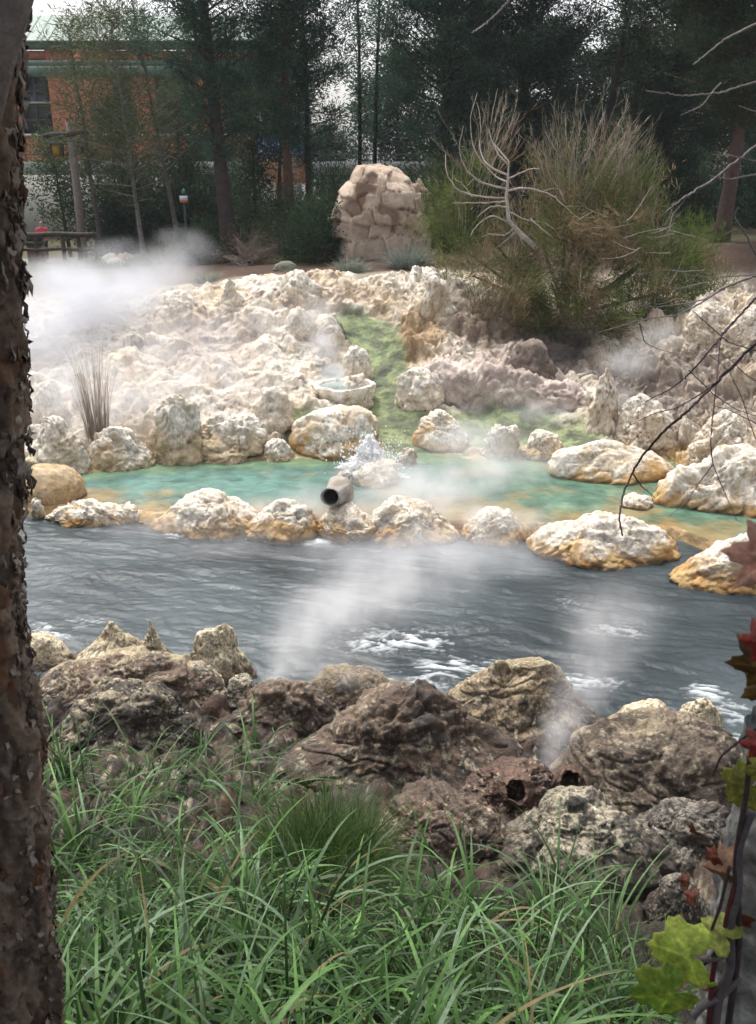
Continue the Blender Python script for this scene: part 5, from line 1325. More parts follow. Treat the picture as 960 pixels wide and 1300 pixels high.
# ------------------------------------------------------------------ peeling trunk on the left
def trunk():
    r = np.random.default_rng(15)
    d = 1.95
    edge = [(-60,36),(0,38),(60,36),(120,30),(200,26),(270,28),(330,32),(400,34),(470,37),(540,39),(600,37),(660,35),(720,28),(780,33),(840,40),(900,48),(960,58),(1040,64),(1120,68),(1200,74),(1290,80),(1420,92),(1700,120)]
    ys = np.array([e[0] for e in edge], float); xe = np.array([e[1] for e in edge], float)
    Rr = .118
    n = 560; k = 150
    yy = np.linspace(-330, 1900, n)
    xr = np.interp(yy, ys, xe)
    xr = np.where(yy < -60, 42+(-60-yy)*.05, xr); xr = np.where(yy > 1700, 120+(yy-1700)*.1, xr)
    Rv = Rr*(1+.18*sstep(900, 1800, yy)+0*yy)
    q0 = at_y(0, 640, 1.9); Y0 = 1.75
    cen = np.array([at_y(x, y, Y0+.0) for x, y in zip(xr, yy)])
    cen[:, 0] -= Rv*1.14
    cen[:, 0] = np.convolve(np.pad(cen[:, 0], 12, 'edge'), np.ones(25)/25, 'valid')
    th = np.linspace(0, 2*math.pi, k)
    V = cen[:, None, :]+np.stack([np.cos(th)[None]*Rv[:, None], np.sin(th)[None]*Rv[:, None], 0*Rv[:, None]*th[None]], 2)
    V = V.reshape(-1, 3); Nn = np.stack([np.tile(np.cos(th), n), np.tile(np.sin(th), n), np.zeros(n*k)], 1)
    S = np.stack([V[:, 0]*1.0, V[:, 1], V[:, 2]*.26], 1)
    Q = S+.03*np.stack([fbm(V, 9, 3, seed=s) for s in (1, 2, 3)], 1)
    pl = billow(Q, 15, 3, .55, 131)
    plates = np.floor(pl*5)/5*.5+pl*.5
    dsp = (plates-.2)*.062+fbm(V*[1, 1, .6], 40, 4, .65, 132)*.006+fbm(V, 5, 3, seed=133)*.018
    V = V+Nn*dsp[:, None]
    n1 = fbm(Q, 12, 4, .6, 134); n2 = fbm(V, 30, 4, .6, 135); n3 = fbm(V, 7, 4, .6, 136)
    col = mixc((.07, .052, .04), (.21, .155, .115), sstep(-.25, .3, n1))
    col = mixc(col, (.28, .245, .215), sstep(.08, .35, n3*.6+n2*.5)*.7)
    col = mixc(col, (.15, .07, .035), sstep(.15, .35, fbm(V, 9, 4, .6, 137))*.6)
    root = empty('peeling_bark_tree', (float(cen[-1, 0]), Y0, float(cen[-1, 2])), 0, 'near tree trunk with dark peeling papery bark along the left edge', 'tree')
    base = np.array(root.location)
    mk('trunk', V-base, grid_faces(n, k), M['birch'], root, col)
    # loose curled flakes of bark
    fb = MB()
    m = 880
    for i in range(m):
        f = r.integers(60, n-40); a = r.uniform(-math.pi, .9) if r.random() < .85 else r.normal()*.35
        if r.random() < .28: a = r.normal()*.3
        c = cen[f]; rad = Rv[f]+.002+r.uniform(0, .008)
        L = r.uniform(.008, .026)*(1.9 if r.random() < .05 else 1); w = r.uniform(.005, .026); curl = r.uniform(.15, 1.2); flip = r.choice([-1, 1])
        g = 6
        u = np.linspace(0, 1, g); vv = np.linspace(-.5, .5, 4)
        lift = (np.cos(0)-np.cos(u*curl))*L*.9+.004*u
        ang = a+(u*L*flip*np.cos(.6*curl))/rad
        zz = vv*w
        rag = r.normal(size=(g, 4))*.45; uj = r.uniform(.55, 1.0, 4)
        Pf = np.zeros((g, 4, 3))
        for j in range(4):
            rr = rad+lift+.004*math.sin(j*2.)
            ang = a+(u*uj[j]*L*flip*np.cos(.6*curl))/rad
            rr = rad+lift*uj[j]**2+.004*math.sin(j*2.)
            Pf[:, j, 0] = c[0]+np.cos(ang)*rr; Pf[:, j, 1] = c[1]+np.sin(ang)*rr; Pf[:, j, 2] = c[2]+zz[j]*(1+rag[:, j]*u)*1.6+u*L*r.normal()*.15
        inner = Pf.reshape(-1, 3)
        tone = r.random(); cc = np.array([(.08,.06,.048),(.17,.13,.105),(.32,.28,.24),(.10,.055,.034),(.075,.056,.045)][r.choice(5, p=[.3,.27,.13,.15,.15])])*r.uniform(.8, 1.2)
        if a > -.5 and r.random() < .3: cc = np.array((.27,.24,.21))
        fb.add(inner, grid_faces(g, 4), cc)
    fl = fb.build('bark_flakes', M['birch'], root, True)
    fl.location = tuple(-base)
    sd = fl.modifiers.new('thickness', 'SOLIDIFY'); sd.thickness = .0012
    # smooth grey limb that leaves at the top towards the upper right, and a crown out of view, added and thickened to shade the foreground
    lb = MB()
    pts = np.array([at_y(-34, 190, Y0-.06), at_y(-20, 120, Y0-.10), at_y(-2, 55, Y0-.11), at_y(16, 0, Y0-.10), at_y(34, -60, Y0-.05), at_y(70, -200, Y0+.1)])
    t = np.linspace(0, 5, 60); pi = np.stack([np.interp(t, range(6), pts[:, j]) for j in range(3)], 1)
    for _ in range(12): pi[1:-1] = (pi[:-2]+pi[2:]+2*pi[1:-1])/4
    lb.tube(pi-base, np.linspace(.036, .026, 60), 28, (.20, .18, .165)); 
    lv = lb.build('limb', M['bark'], root)
    cr = MB(); tb = MB()
    top = cen[0]-base
    for i in range(26):
        az = i*2.4; 
        d0 = np.array([math.cos(az), math.sin(az)*.9-.25, .5+.3*r.random()])
        L = bend(top+np.array([0, 0, r.uniform(-.3, 3.5)]), d0, r.uniform(2.5, 5.2), 8, .1, .3, r)
        tb.tube(L, np.linspace(.05, .012, 9), 6, (.14, .12, .1), cap=False)
        P = L[r.integers(3, 9, 800)]+r.normal(size=(800, 3))*.6
        keep = np.array([not (p[2]+base[2] < 6+.36*(p[1]+base[1])+1.0 and p[1]+base[1] > 0) for p in P])
        P = P[keep]
        cr.leaves(P, r.normal(size=(len(P), 3))+[0, 0, -.3], .11, .075, mixc((.04,.08,.02), (.08,.13,.035), r.random(len(P))), r=r)
    tb.tube(np.array([top, top+[0, -.05, 2], top+[.05, -.1, 4]]), [.1, .08, .05], 10, (.14, .12, .1))
    tb.build('upper_limbs', M['bark'], root); cr.build('crown', M['leaf'], root, smooth=False)
trunk()

# ------------------------------------------------------------------ leaves, vines, stump on the right
def leaf_shape(kind):
    if kind == 'maple':
        tips = [(0, 1.0), (7, .82), (13, .80), (18, .66), (25, .56), (33, .70), (40, .78), (46, .95), (52, .76), (60, .70), (68, .56), (78, .60), (88, .66), (96, .76), (104, .60), (120, .46), (142, .34), (160, .25), (174, .10)]
    else:
        tips = [(0, 1.0), (9, .86), (18, .90), (26, .76), (36, .70), (46, .82), (55, .92), (63, .84), (72, .88), (84, .70), (98, .68), (110, .82), (122, .76), (134, .78), (150, .58), (166, .36), (176, .12)]
    pts = [(math.sin(R(a))*q, math.cos(R(a))*q) for a, q in tips]
    return np.array(pts+[(-x, y) for x, y in pts[::-1] if abs(x) > 1e-6 or True][0:-1])
def leaf_mesh(mb, kind, pos, size, yaw, tilt, roll, c0, c1, r, fold=.25):
    o = leaf_shape(kind); o = o[np.sort(np.unique(np.round(o, 4), axis=0, return_index=True)[1])]
    cen = np.array([0, .18])
    K = 9; o = np.vstack([o*(1-k)+np.roll(o, -1, 0)*k for k in (0, .5)]).reshape(2, -1, 2).transpose(1, 0, 2).reshape(-1, 2); n = len(o)
    rings = [cen+(o-cen)*(k/K) for k in range(K+1)]
    V2 = np.vstack([rings[k] for k in range(1, K+1)]+[cen[None]])
    z = -fold*np.abs(V2[:, 0])**1.3-.16*V2[:, 1]**2+.10*fbm(np.stack([V2[:, 0], V2[:, 1], 0*V2[:, 0]+r.random()*9], 1), 2.2, 3)
    V = np.stack([V2[:, 0], V2[:, 1], z], 1)*size
    Fq = []
    for k in range(K-1):
        for i in range(n): j = (i+1) % n; Fq.append([k*n+i, k*n+j, (k+1)*n+j, (k+1)*n+i])
    c = len(V)-1
    for i in range(0, n-1, 2): Fq.append([c, (i+2) % n, i+1, i])
    if n % 2: Fq.append([c, n-1, 0, 0]) if False else None
    # yaw: direction of the tip in the picture plane; tilt and roll lean the blade away from facing the path
    tipd = np.array([1., 0, 0])*math.cos(yaw)+UPV*math.sin(yaw); nrm = -FWD; sid = np.cross(tipd, nrm)
    Bm = Matrix(np.stack([sid, tipd, nrm], 1).tolist()) @ Matrix.Rotation(tilt, 3, 'X') @ Matrix.Rotation(roll, 3, 'Y')
    Rm = np.array(Bm)
    V = V@Rm.T+np.asarray(pos)
    rad = np.linalg.norm(V2-cen, axis=1)
    t = np.clip(.5+fbm(np.stack([V2[:, 0]*2, V2[:, 1]*2, 0*rad+r.random()*9], 1), 1.5, 3)*1.2+(rad-.5)*.5, 0, 1)
    cl = mixc(c0, c1, t)
    an = np.degrees(np.arctan2(np.abs(V2[:, 0]), V2[:, 1]+.02)); rr2 = np.linalg.norm(V2, axis=1)
    vd = np.min([np.abs(np.sin(np.radians(an-a)))*rr2+(np.abs(an-a) > 80) for a in ((0, 46, 96) if kind == 'maple' else (0, 50, 112))], 0)
    cl = mixc(cl, np.clip(np.asarray(c1)*1.35, 0, 1), sstep(.045, .005, vd)*.6)
    mb.add(V, np.array(Fq), cl); return V
def right_side():
    r = np.random.default_rng(23)
    # stump
    Ys = 1.05
    root = empty('vine_wrapped_trunk', (0, 0, 0), 0, 'grey mossy trunk wrapped in dark vines at the lower right edge', 'tree')
    axis = [(1010,930,.058),(998,1020,.062),(985,1080,.07),(980,1160,.076),(976,1240,.084),(968,1320,.092),(960,1480,.1),(950,1800,.11),(945,2300,.13)]
    cen = np.array([at_y(x, y, Ys) for x, y, _ in axis]); rad = np.array([a[2] for a in axis])
    n, k = 200, 90
    t = np.linspace(0, len(axis)-1, n); ce = np.stack([np.interp(t, range(len(axis)), cen[:, j]) for j in range(3)], 1); ra = np.interp(t, range(len(axis)), rad)
    base = ce[-1].copy(); base[2] = znear(base[0], base[1]); root.location = tuple(base)
    th = np.linspace(0, 2*math.pi, k)
    V = ce[:, None, :]+np.stack([np.cos(th)[None]*ra[:, None], np.sin(th)[None]*ra[:, None], 0*ra[:, None]*th[None]], 2); V = V.reshape(-1, 3)
    Nn = np.stack([np.tile(np.cos(th), n), np.tile(np.sin(th), n), np.zeros(n*k)], 1)
    V = V+Nn*(fbm(V*[1, 1, .4], 14, 4, .6, 141)*.022+(billow(V*[1, 1, .35], 24, 4, .65, 142)-.2)*.034)[:, None]
    n1 = fbm(V, 16, 4, .6, 143)
    col = mixc((.13, .135, .125), (.32, .32, .30), sstep(-.2, .25, n1)); col = mixc(col, (.10, .13, .12), sstep(.1, .35, fbm(V, 9, 4, seed=144))*.6); col = mixc(col, (.06, .045, .04), sstep(.15, .4, fbm(V, 22, 4, seed=145))*.6)
    mk('trunk', V-base, grid_faces(n, k), M['birch'], root, col)
    # vine
    vroot = empty('grape_vine', (float(base[0]), float(base[1]), float(base[2])), 0, 'climbing vine with two big yellow-green leaves at the lower right', 'vine')
    st = MB()
    def sp(pts, r0, r1, Y=None, c=(.06, .045, .045)):
        pp = np.array([at_y(p[0], p[1], p[2] if len(p) > 2 else Ys-.12) for p in pts]); tt = np.linspace(0, len(pp)-1, 40)
        pi = np.stack([np.interp(tt, range(len(pp)), pp[:, j]) for j in range(3)], 1)
        for _ in range(8): pi[1:-1] = (pi[:-2]+pi[2:]+2*pi[1:-1])/4
        st.tube(pi-base, np.linspace(r0, r1, 40), 8, c)
    sp([(952,960),(948,1010),(938,1060),(932,1110),(940,1170),(936,1230),(925,1290),(915,1400)], .0035, .005)
    sp([(940,1100),(928,1140),(918,1190),(905,1230),(900,1300)], .003, .004, c=(.12, .035, .035))
    sp([(926,1100),(915,1150),(900,1190),(880,1205)], .0025, .0015)
    sp([(955,1030),(935,1080),(940,1130),(925,1170),(930,1230),(912,1260),(905,1330)], .005, .007, c=(.12, .11, .115))
    sp([(960,925),(940,940),(915,960),(905,985)], .002, .001)
    sp([(920,1190),(900,1220),(885,1232)], .0025, .0015)
    sp([(930,1200),(912,1216),(890,1218)], .006, .004, c=(.17, .15, .15))
    sp([(938,1240),(918,1262),(894,1275),(880,1290)], .006, .005, c=(.15, .14, .14))
    st.build('stems', M['bark'], vroot)
    def lf(px, py, Y, px_size, kind, yaw, tilt, roll, c0, c1, parent, off, nm='leaf', fold=.25):
        p = at_y(px, py, Y); s = px_size*depth(p)/F
        mb = MB(); leaf_mesh(mb, kind, np.array(p)-off, s, R(yaw), R(tilt), R(roll), c0, c1, r, fold)
        o = mb.build(nm, M['broad'], parent); md = o.modifiers.new('t', 'SOLIDIFY'); md.thickness = .0006; return o
    YG = ((.30, .42, .05), (.46, .52, .10)); GD = ((.15, .29, .04), (.32, .41, .07))
    lf(872,1212,.86,52,'grape',178,-28,10,*YG, vroot, base); lf(850,1262,.84,54,'grape',205,-20,-14,*GD, vroot, base)
    lf(918,1186,.92,34,'grape',150,-45,25,(.20,.26,.05),(.34,.36,.08), vroot, base); lf(952,1000,.95,44,'grape',235,-35,20,(.16,.18,.04),(.28,.28,.06), vroot, base); lf(893,1250,.9,22,'grape',250,-50,0,*GD, vroot, base)
    lf(938,1164,.95,26,'maple',265,-30,40,(.10,.025,.02),(.2,.06,.03), vroot, base, 'dry_leaf', .6)
    for px, py, s, yaw, tl in [(882,1056,15,240,-60),(908,1088,19,215,-45),(880,1138,17,170,-55),(872,1118,14,180,-30)]:
        lf(px, py, .95, s, 'maple', yaw, tl, 20, (.10,.025,.02), (.22,.07,.03), vroot, base, 'dry_leaf', .5)
    lf(920,1108,.94,42,'maple',200,-60,10,(.20,.10,.06),(.30,.17,.10), vroot, base, 'dry_leaf', 1.2); lf(905,1252,.93,24,'maple',230,-40,30,(.22,.14,.09),(.3,.2,.13), vroot, base, 'dry_leaf', .8)
    # maple sapling at the right edge: twig with turning leaves
    ms = empty('maple_sapling', (float(base[0])+.12, .8, float(znear(.6, .8))), 0, 'slender maple sapling with red and olive leaves at the right edge', 'sapling')
    mo = np.array(ms.location)
    b = MB(); pts = np.array([mo, at_y(1040,1250,.82), at_y(1010,1050,.82), at_y(1000,900,.82), at_y(992,760,.82), at_y(985,640,.8)])
    tt = np.linspace(0, 5, 50); pi = np.stack([np.interp(tt, range(6), pts[:, j]) for j in range(3)], 1)
    for _ in range(10): pi[1:-1] = (pi[:-2]+pi[2:]+2*pi[1:-1])/4
    b.tube(pi-mo, np.linspace(.007, .002, 50), 8, (.12, .06, .05))
    for (x0, y0, x1, y1) in [(996,800,965,812),(1000,880,965,870),(1000,930,970,930),(990,690,968,690),(1005,1000,968,985)]:
        b.tube(np.array([at_y(x0, y0, .82), at_y((x0+x1)/2, (y0+y1)/2-6, .81), at_y(x1, y1, .8)])-mo, [.0015, .0013, .001], 6, (.2, .05, .04))
    b.build('twigs', M['bark'], ms)
    RD = ((.13, .022, .018), (.27, .045, .035)); OV = ((.085, .05, .016), (.17, .11, .028)); RB = ((.36, .17, .12), (.46, .28, .21))
    lf(985,706,.62,72,'maple',172,-35,14,*RB, ms, mo, fold=.15); lf(972,816,.78,44,'maple',180,-52,0,*RD, ms, mo, fold=.5); lf(976,846,.80,58,'maple',186,-36,-16,*OV, ms, mo, fold=.4); lf(985,868,.83,50,'maple',212,-25,14,*OV, ms, mo, fold=.4)
    lf(966,947,.80,30,'maple',185,-35,0,*RD, ms, mo, fold=.5); lf(974,976,.82,34,'maple',200,-30,10,(.16,.17,.03),(.26,.25,.05), ms, mo, fold=.4); lf(1020,760,.8,50,'maple',200,-40,0,*RD, ms, mo)
right_side()

# bare branches reaching in from the right
def branches():
    r = np.random.default_rng(66)
    def one(label, Y, lines, col, group=None):
        pts0 = lines[0][0]; b0 = at_y(*pts0[0], Y)
        root = empty('bare_branch', tuple(b0), 0, label, 'branch'); b = MB()
        for pts, r0, r1 in lines:
            pp = np.array([at_y(x, y, Y+.15*math.sin(i*1.3)) for i, (x, y) in enumerate(pts)])
            m = 12*len(pp); tt = np.linspace(0, len(pp)-1, m); pi = np.stack([np.interp(tt, range(len(pp)), pp[:, j]) for j in range(3)], 1)
            for _ in range(6): pi[1:-1] = (pi[:-2]+pi[2:]+2*pi[1:-1])/4
            pi[1:-1] += r.normal(size=(m-2, 3))*r0*.25
            b.tube(pi-b0, np.linspace(r0, r1, m), 6, np.asarray(col)*r.uniform(.85, 1.15))
        b.build('twigs', M['bark'], root)
    dk = (.055, .042, .045); gy = (.20, .18, .18)
    one('long dark bare branch slanting from the right edge down to the pool boulder', 3.2, [([(1010,390),(955,440),(910,485),(875,520),(840,550),(815,580),(803,600),(790,630),(786,660),(790,680)],.006,.003), ([(804,602),(815,618),(832,632)],.003,.0015), ([(912,484),(890,500),(860,518),(830,525),(800,540)],.003,.001), ([(875,470),(905,500),(935,520),(965,530)],.002,.001)], dk)
    one('second dark bare branch crossing above the right-hand slope', 3.4, [([(1000,340),(960,378),(935,405),(905,440),(880,470),(858,490),(820,510)],.005,.002), ([(935,405),(915,425),(912,460),(906,520),(902,560),(905,590),(920,625),(935,660)],.003,.0015), ([(960,445),(925,435),(880,395)],.003,.0015), ([(990,500),(950,478),(925,455)],.003,.0012)], (.085, .06, .072))
    one('fine mauve twigs before the right-hand slope', 3.3, [([(1000,560),(955,535),(925,520),(905,515)],.0022,.001), ([(905,590),(890,610),(870,640),(850,655)],.0022,.001), ([(1000,420),(960,430),(930,470),(900,490)],.002,.001), ([(990,600),(960,560),(940,500),(925,470),(900,450)],.002,.001)], (.10, .07, .09))
    one('pale bare branch sweeping out over the half-dead shrub', 6.0, [([(1010,330),(960,350),(920,365),(890,385),(860,400),(820,405),(760,422)],.008,.003), ([(920,365),(895,380),(870,386),(830,390),(790,385)],.006,.002), ([(812,410),(818,435),(840,445),(870,450)],.005,.002), ([(1000,345),(940,350),(905,352),(875,350),(850,340)],.005,.002)], gy)
    one('pale bare branch rising from the right edge across the red-brown pine trunk', 7.0, [([(1010,150),(960,185),(910,225),(870,250),(845,270)],.013,.006), ([(1000,195),(960,205),(930,198),(905,196)],.008,.003), ([(1000,170),(965,220),(925,228),(900,222)],.008,.003), ([(990,330),(960,325),(948,300),(932,275),(938,262)],.009,.004)], gy)
    one('thin grey branch arching high across the dark trees at the right', 7.5, [([(1010,95),(960,103),(915,118),(870,122),(820,115)],.011,.004), ([(960,30),(920,50),(880,82)],.01,.005), ([(915,105),(890,135),(865,146)],.007,.003), ([(1000,140),(960,142),(938,134)],.006,.003)], (.24, .22, .21))
    one('short pale twig hanging at the top centre before the dense dark tree', 9.0, [([(660,-20),(640,8),(615,32),(598,42)],.012,.005)], (.24, .22, .22))
branches()

# ------------------------------------------------------------------ water jet
def jet():
    r = np.random.default_rng(31)
    q = at_z(470, 598, .2)
    root = empty('water_jet', tuple(q), 0, 'white jet of water bubbling between the boulders in the pool', 'water jet')
    m, nt, b, out = new_mat('white_water'); b.inputs['Base Color'].default_value = (.88, .89, .90, 1); b.inputs['Roughness'].default_value = .4
    t = N(nt, 'ShaderNodeBsdfTranslucent'); t.inputs[0].default_value = (.90, .91, .92, 1); mx = N(nt, 'ShaderNodeMixShader'); mx.inputs[0].default_value = .4
    nt.links.new(b.outputs[0], mx.inputs[1]); nt.links.new(t.outputs[0], mx.inputs[2]); nt.links.new(mx.outputs[0], out.inputs[0])
    h = at_y(470, 556, q[1])[2]-q[2]
    V, Fq = lathe([(-.1, .42), (.05, .36), (h*.25, .25), (h*.5, .17), (h*.75, .12), (h*.92, .07), (h, .002)], 40, (0, 0, 0), (0, .001, 1))
    pr = np.linspace(0, 6, 44); 
    prof = [(-.1, .58), (.05, .5), (h*.25, .38), (h*.5, .27), (h*.75, .19), (h*.92, .11), (h, .002)]; pa = np.array(prof)
    V, Fq = lathe(list(zip(np.interp(pr, range(7), pa[:, 0]), np.interp(pr, range(7), pa[:, 1]))), 60, (0, 0, 0), (0, .001, 1))
    V[:, :2] *= (1+2.2*(billow(V*[1, 1, .35], 6, 4, .65, 151)-.25))[:, None]
    V[:, 2] *= 1+.5*fbm(V*[1, 1, .2], 5, 3, seed=155)
    V += .07*np.stack([fbm(V, 6, 4, .6, s) for s in (152, 153, 154)], 1)
    mk('spout_column', V, Fq, m, root)
    D, Fc = ICO[3]
    VV, FF = [], []; k = 0
    sm = bmesh.new(); bmesh.ops.create_icosphere(sm, subdivisions=1, radius=1); d1 = np.array([v.co for v in sm.verts]); f1 = np.array([[v.index for v in f.verts] for f in sm.faces]); sm.free()
    for i in range(1100):
        a = r.random()*6.28; rr = abs(r.normal())*.36; zz = abs(r.normal())*h*.42
        VV.append(d1*r.uniform(.006, .022)*[1, 1, 1.4]+[math.cos(a)*rr, math.sin(a)*rr, zz]); FF.append(f1+k); k += len(d1)
    dr = mk('droplets', np.vstack(VV), np.vstack(FF), m, root); tag(dr, kind='stuff')
jet()

# ------------------------------------------------------------------ steam
def steam(name, label, blobs, nscale=1.0, nlo=.25, nhi=.75, col=(.95, .95, .97), warp=.6, gain=2.8):
    """one drifting cloud: soft ellipsoids joined in one volume and torn by noise. blobs: (centre, radii, density per metre)"""
    lo = np.min([np.array(c)-np.array(r_) for c, r_, d in blobs], 0); hi = np.max([np.array(c)+np.array(r_) for c, r_, d in blobs], 0)
    ce = (lo+hi)/2; hs = (hi-lo)/2
    mb = MB(); mb.box(-hs, hs)
    m = bpy.data.materials.new(name); m.use_nodes = True; nt = m.node_tree; nt.nodes.clear()
    out = nt.nodes.new('ShaderNodeOutputMaterial'); v = nt.nodes.new('ShaderNodeVolumePrincipled')
    v.inputs['Color'].default_value = (*col, 1); v.inputs['Anisotropy'].default_value = .1
    nt.links.new(v.outputs[0], out.inputs['Volume'])
    g = N(nt, 'ShaderNodeNewGeometry'); pos = g.outputs['Position']
    nw = noise(nt, pos, nscale*.8, 2, .5)
    sub = N(nt, 'ShaderNodeVectorMath', operation='SUBTRACT'); nt.links.new(nw.outputs['Color'], sub.inputs[0]); sub.inputs[1].default_value = (.5, .5, .5)
    ma = N(nt, 'ShaderNodeVectorMath', operation='MULTIPLY_ADD'); nt.links.new(sub.outputs[0], ma.inputs[0]); ma.inputs[1].default_value = (warp,)*3; nt.links.new(pos, ma.inputs[2])
    tot = None
    for c, r_, d in blobs:
        s = N(nt, 'ShaderNodeVectorMath', operation='SUBTRACT'); nt.links.new(ma.outputs[0], s.inputs[0]); s.inputs[1].default_value = tuple(map(float, c))
        dv = N(nt, 'ShaderNodeVectorMath', operation='DIVIDE'); nt.links.new(s.outputs[0], dv.inputs[0]); dv.inputs[1].default_value = tuple(map(float, r_))
        ln = N(nt, 'ShaderNodeVectorMath', operation='LENGTH'); nt.links.new(dv.outputs[0], ln.inputs[0])
        mr = N(nt, 'ShaderNodeMapRange', interpolation_type='SMOOTHSTEP'); nt.links.new(ln.outputs['Value'], mr.inputs[0]); d = d*gain
        mr.inputs[1].default_value = .9; mr.inputs[2].default_value = 0.; mr.inputs[3].default_value = 0.; mr.inputs[4].default_value = float(d)
        if tot is None: tot = mr.outputs[0]
        else:
            ad = N(nt, 'ShaderNodeMath', operation='ADD'); nt.links.new(tot, ad.inputs[0]); nt.links.new(mr.outputs[0], ad.inputs[1]); tot = ad.outputs[0]
    n2 = noise(nt, pos, nscale*1.6, 4, .6)
    r2 = N(nt, 'ShaderNodeMapRange', interpolation_type='SMOOTHSTEP'); nt.links.new(n2.outputs[0], r2.inputs[0]); r2.inputs[1].default_value = nlo; r2.inputs[2].default_value = nhi; r2.inputs[3].default_value = .15; r2.inputs[4].default_value = 1.6
    mm = N(nt, 'ShaderNodeMath', operation='MULTIPLY'); nt.links.new(tot, mm.inputs[0]); nt.links.new(r2.outputs[0], mm.inputs[1])
    nt.links.new(mm.outputs[0], v.inputs['Density'])
    o = mb.build('steam', m, None, False, tuple(ce))
    tag(o, label, 'steam', None, 'stuff')
    return o
def B(px, py, Y, rx, ry, rz, d): return (at_y(px, py, Y), (rx, ry, rz), d)
steam('thick_steam', 'thick white steam billowing beside the trunk over the left slope', [B(110,385,25.5,3.2,2.2,1.7,.42), B(50,430,24,2.6,2.0,1.6,.38), B(190,356,27.3,2.5,1.9,1.2,.32), B(232,315,29,1.5,1.2,.9,.20), B(70,355,27,2.2,1.6,.9,.22), B(150,320,29.5,2.0,1.2,.6,.12), B(220,420,24,2.4,1.5,1.3,.16), B(90,475,22.6,2.4,1.4,1.2,.2)], .55, col=(.84,.86,.91))
steam('slope_steam', 'thin white veil drifting over the middle of the slope', [B(270,470,22.0,3.0,1.3,1.3,.12), B(170,520,20.6,2.4,1.1,1.1,.32), B(200,470,21.6,2.6,1.0,1.2,.16), B(340,410,23.5,2.2,1.1,1.1,.08), B(90,510,20.2,2.4,1.0,1.4,.36)], .8)
steam('basin_steam', 'soft steam rising from the round mineral basin', [B(425,475,22.4,.55,.5,.5,1.6), B(412,440,22.7,.6,.6,.6,.9), B(405,400,23.2,.8,.7,.7,.35), B(432,505,21.6,.2,.2,.4,1.4)], 1.6, warp=.35)
steam('pool_steam', 'wide pale mist over the middle of the turquoise pool', [B(560,610,17.2,2.2,1.0,.7,.42), B(640,590,17.8,1.9,1.0,.7,.28), B(520,640,15.6,2.0,.9,.65,.42), B(380,645,15.6,1.7,.8,.5,.4), B(600,560,18.8,1.8,1.0,.6,.3), B(480,600,17,1.4,.8,.7,.35), B(640,660,14.9,1.2,.7,.45,.55)], 1.2)
steam('river_steam', 'low mist trailing along the river before the white boulders', [B(500,700,13.6,2.6,.8,.5,.34), B(300,690,14.2,2.0,.7,.4,.2), B(640,710,13.2,1.4,.7,.45,.35), B(200,670,15,1.6,.7,.4,.22)], 1.0)
def plume(pts, n):
    q = np.array(pts, float); t = np.linspace(0, len(q)-1, n)
    return [B(*[float(np.interp(v, range(len(q)), q[:, j])) for j in range(7)]) for v in t]
steam('left_vent_steam', 'grey steam fanning out over the river from the left foreground vent', plume([(345,882,7.8,.14,.13,.2,1.5),(352,840,8.0,.34,.3,.32,.7),(388,800,8.3,.7,.5,.48,.42),(440,768,8.7,1.1,.65,.6,.28),(510,735,9.2,1.4,.7,.65,.19),(560,700,9.7,1.5,.7,.6,.12)], 10)+[B(440,845,8.2,.7,.4,.34,.45), B(450,866,7.9,.28,.22,.16,.5)], 1.5, warp=.3)
steam('right_vent_steam', 'slanting column of steam from the twin dark vents', plume([(692,1002,6.3,.10,.09,.14,1.6),(700,965,6.35,.17,.16,.2,1.0),(717,920,6.45,.30,.25,.28,.6),(742,870,6.6,.44,.34,.36,.38),(766,815,6.9,.62,.42,.42,.27),(785,765,7.2,.7,.5,.42,.17)], 11)+[B(770,960,6.4,.55,.35,.3,.25)], 1.8, warp=.22)
steam('bush_steam', 'mauve-grey steam in the hollow under the shrub by the pinnacle', [B(800,460,22.8,1.0,.8,.7,.3), B(785,510,21.4,.7,.6,.6,.22), B(835,430,23.8,1.1,.8,.7,.18), B(690,520,21.4,1.4,.7,.5,.18)], 1.3, warp=.4)

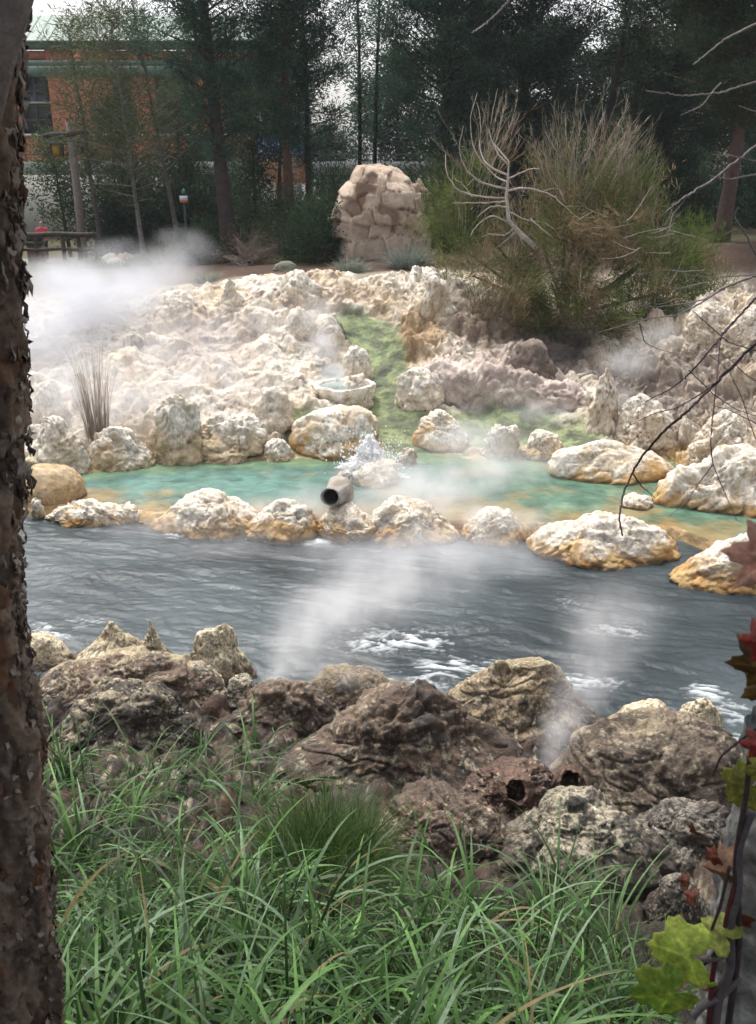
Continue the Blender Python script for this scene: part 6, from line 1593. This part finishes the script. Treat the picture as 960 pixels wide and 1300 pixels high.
# ------------------------------------------------------------------ air, light, camera
def light():
    w = bpy.data.worlds.new('World'); bpy.context.scene.world = w; w.use_nodes = True; nt = w.node_tree
    bg = nt.nodes['Background']; sk = nt.nodes.new('ShaderNodeTexSky'); sk.sky_type = 'NISHITA'; sk.sun_disc = False
    EL, AZ = R(62), R(-28)
    sk.sun_elevation = EL; sk.sun_rotation = AZ; sk.dust_density = 6; sk.air_density = 1.0; sk.ozone_density = .5
    hs = nt.nodes.new('ShaderNodeHueSaturation'); hs.inputs['Saturation'].default_value = .35
    nt.links.new(sk.outputs[0], hs.inputs['Color']); nt.links.new(hs.outputs[0], bg.inputs[0]); bg.inputs[1].default_value = .15
    L = bpy.data.lights.new('sun', 'SUN'); L.energy = 1.5; L.angle = R(14); L.color = (1, .96, .9)
    o = bpy.data.objects.new('sun', L); C.objects.link(o)
    d = Vector((math.sin(AZ)*math.cos(EL), math.cos(AZ)*math.cos(EL), math.sin(EL)))
    o.rotation_euler = d.to_track_quat('Z', 'Y').to_euler()
light()
def haze():
    m = bpy.data.materials.new('haze'); m.use_nodes = True; nt = m.node_tree; nt.nodes.clear()
    out = nt.nodes.new('ShaderNodeOutputMaterial'); v = nt.nodes.new('ShaderNodeVolumePrincipled')
    v.inputs['Color'].default_value = (.86, .93, 1, 1); v.inputs['Density'].default_value = .00035
    nt.links.new(v.outputs[0], out.inputs['Volume'])
    b = MB(); b.box((-960, -80, -3), (960, 960, 26)); o = b.build('haze', m, None, False); tag(o, kind='stuff')
haze()
sc = bpy.context.scene
cam = bpy.data.cameras.new('camera'); co = bpy.data.objects.new('camera', cam); C.objects.link(co)
cam.sensor_fit = 'VERTICAL'; cam.sensor_height = 4.611; cam.lens = 4.611/1300*F
cam.clip_start = .05; cam.clip_end = 3000
co.location = (0, 0, 6); co.rotation_euler = (R(90)-PITCH, 0, 0)
cam.dof.use_dof = True; cam.dof.focus_distance = 12; cam.dof.aperture_fstop = 2.4
sc.camera = co
sc.render.resolution_x = 756; sc.render.resolution_y = 1024
sc.view_settings.view_transform = 'Standard'; sc.view_settings.look = 'None'; sc.view_settings.exposure = .95; sc.view_settings.gamma = 1
sc.render.engine = 'CYCLES'
cy = sc.cycles
cy.use_denoising = True
try: cy.denoiser = 'OPENIMAGEDENOISE'
except Exception: pass
cy.max_bounces = 6; cy.diffuse_bounces = 3; cy.glossy_bounces = 2; cy.transmission_bounces = 3; cy.volume_bounces = 2; cy.transparent_max_bounces = 8
cy.volume_step_rate = 1.0; cy.volume_max_steps = 128
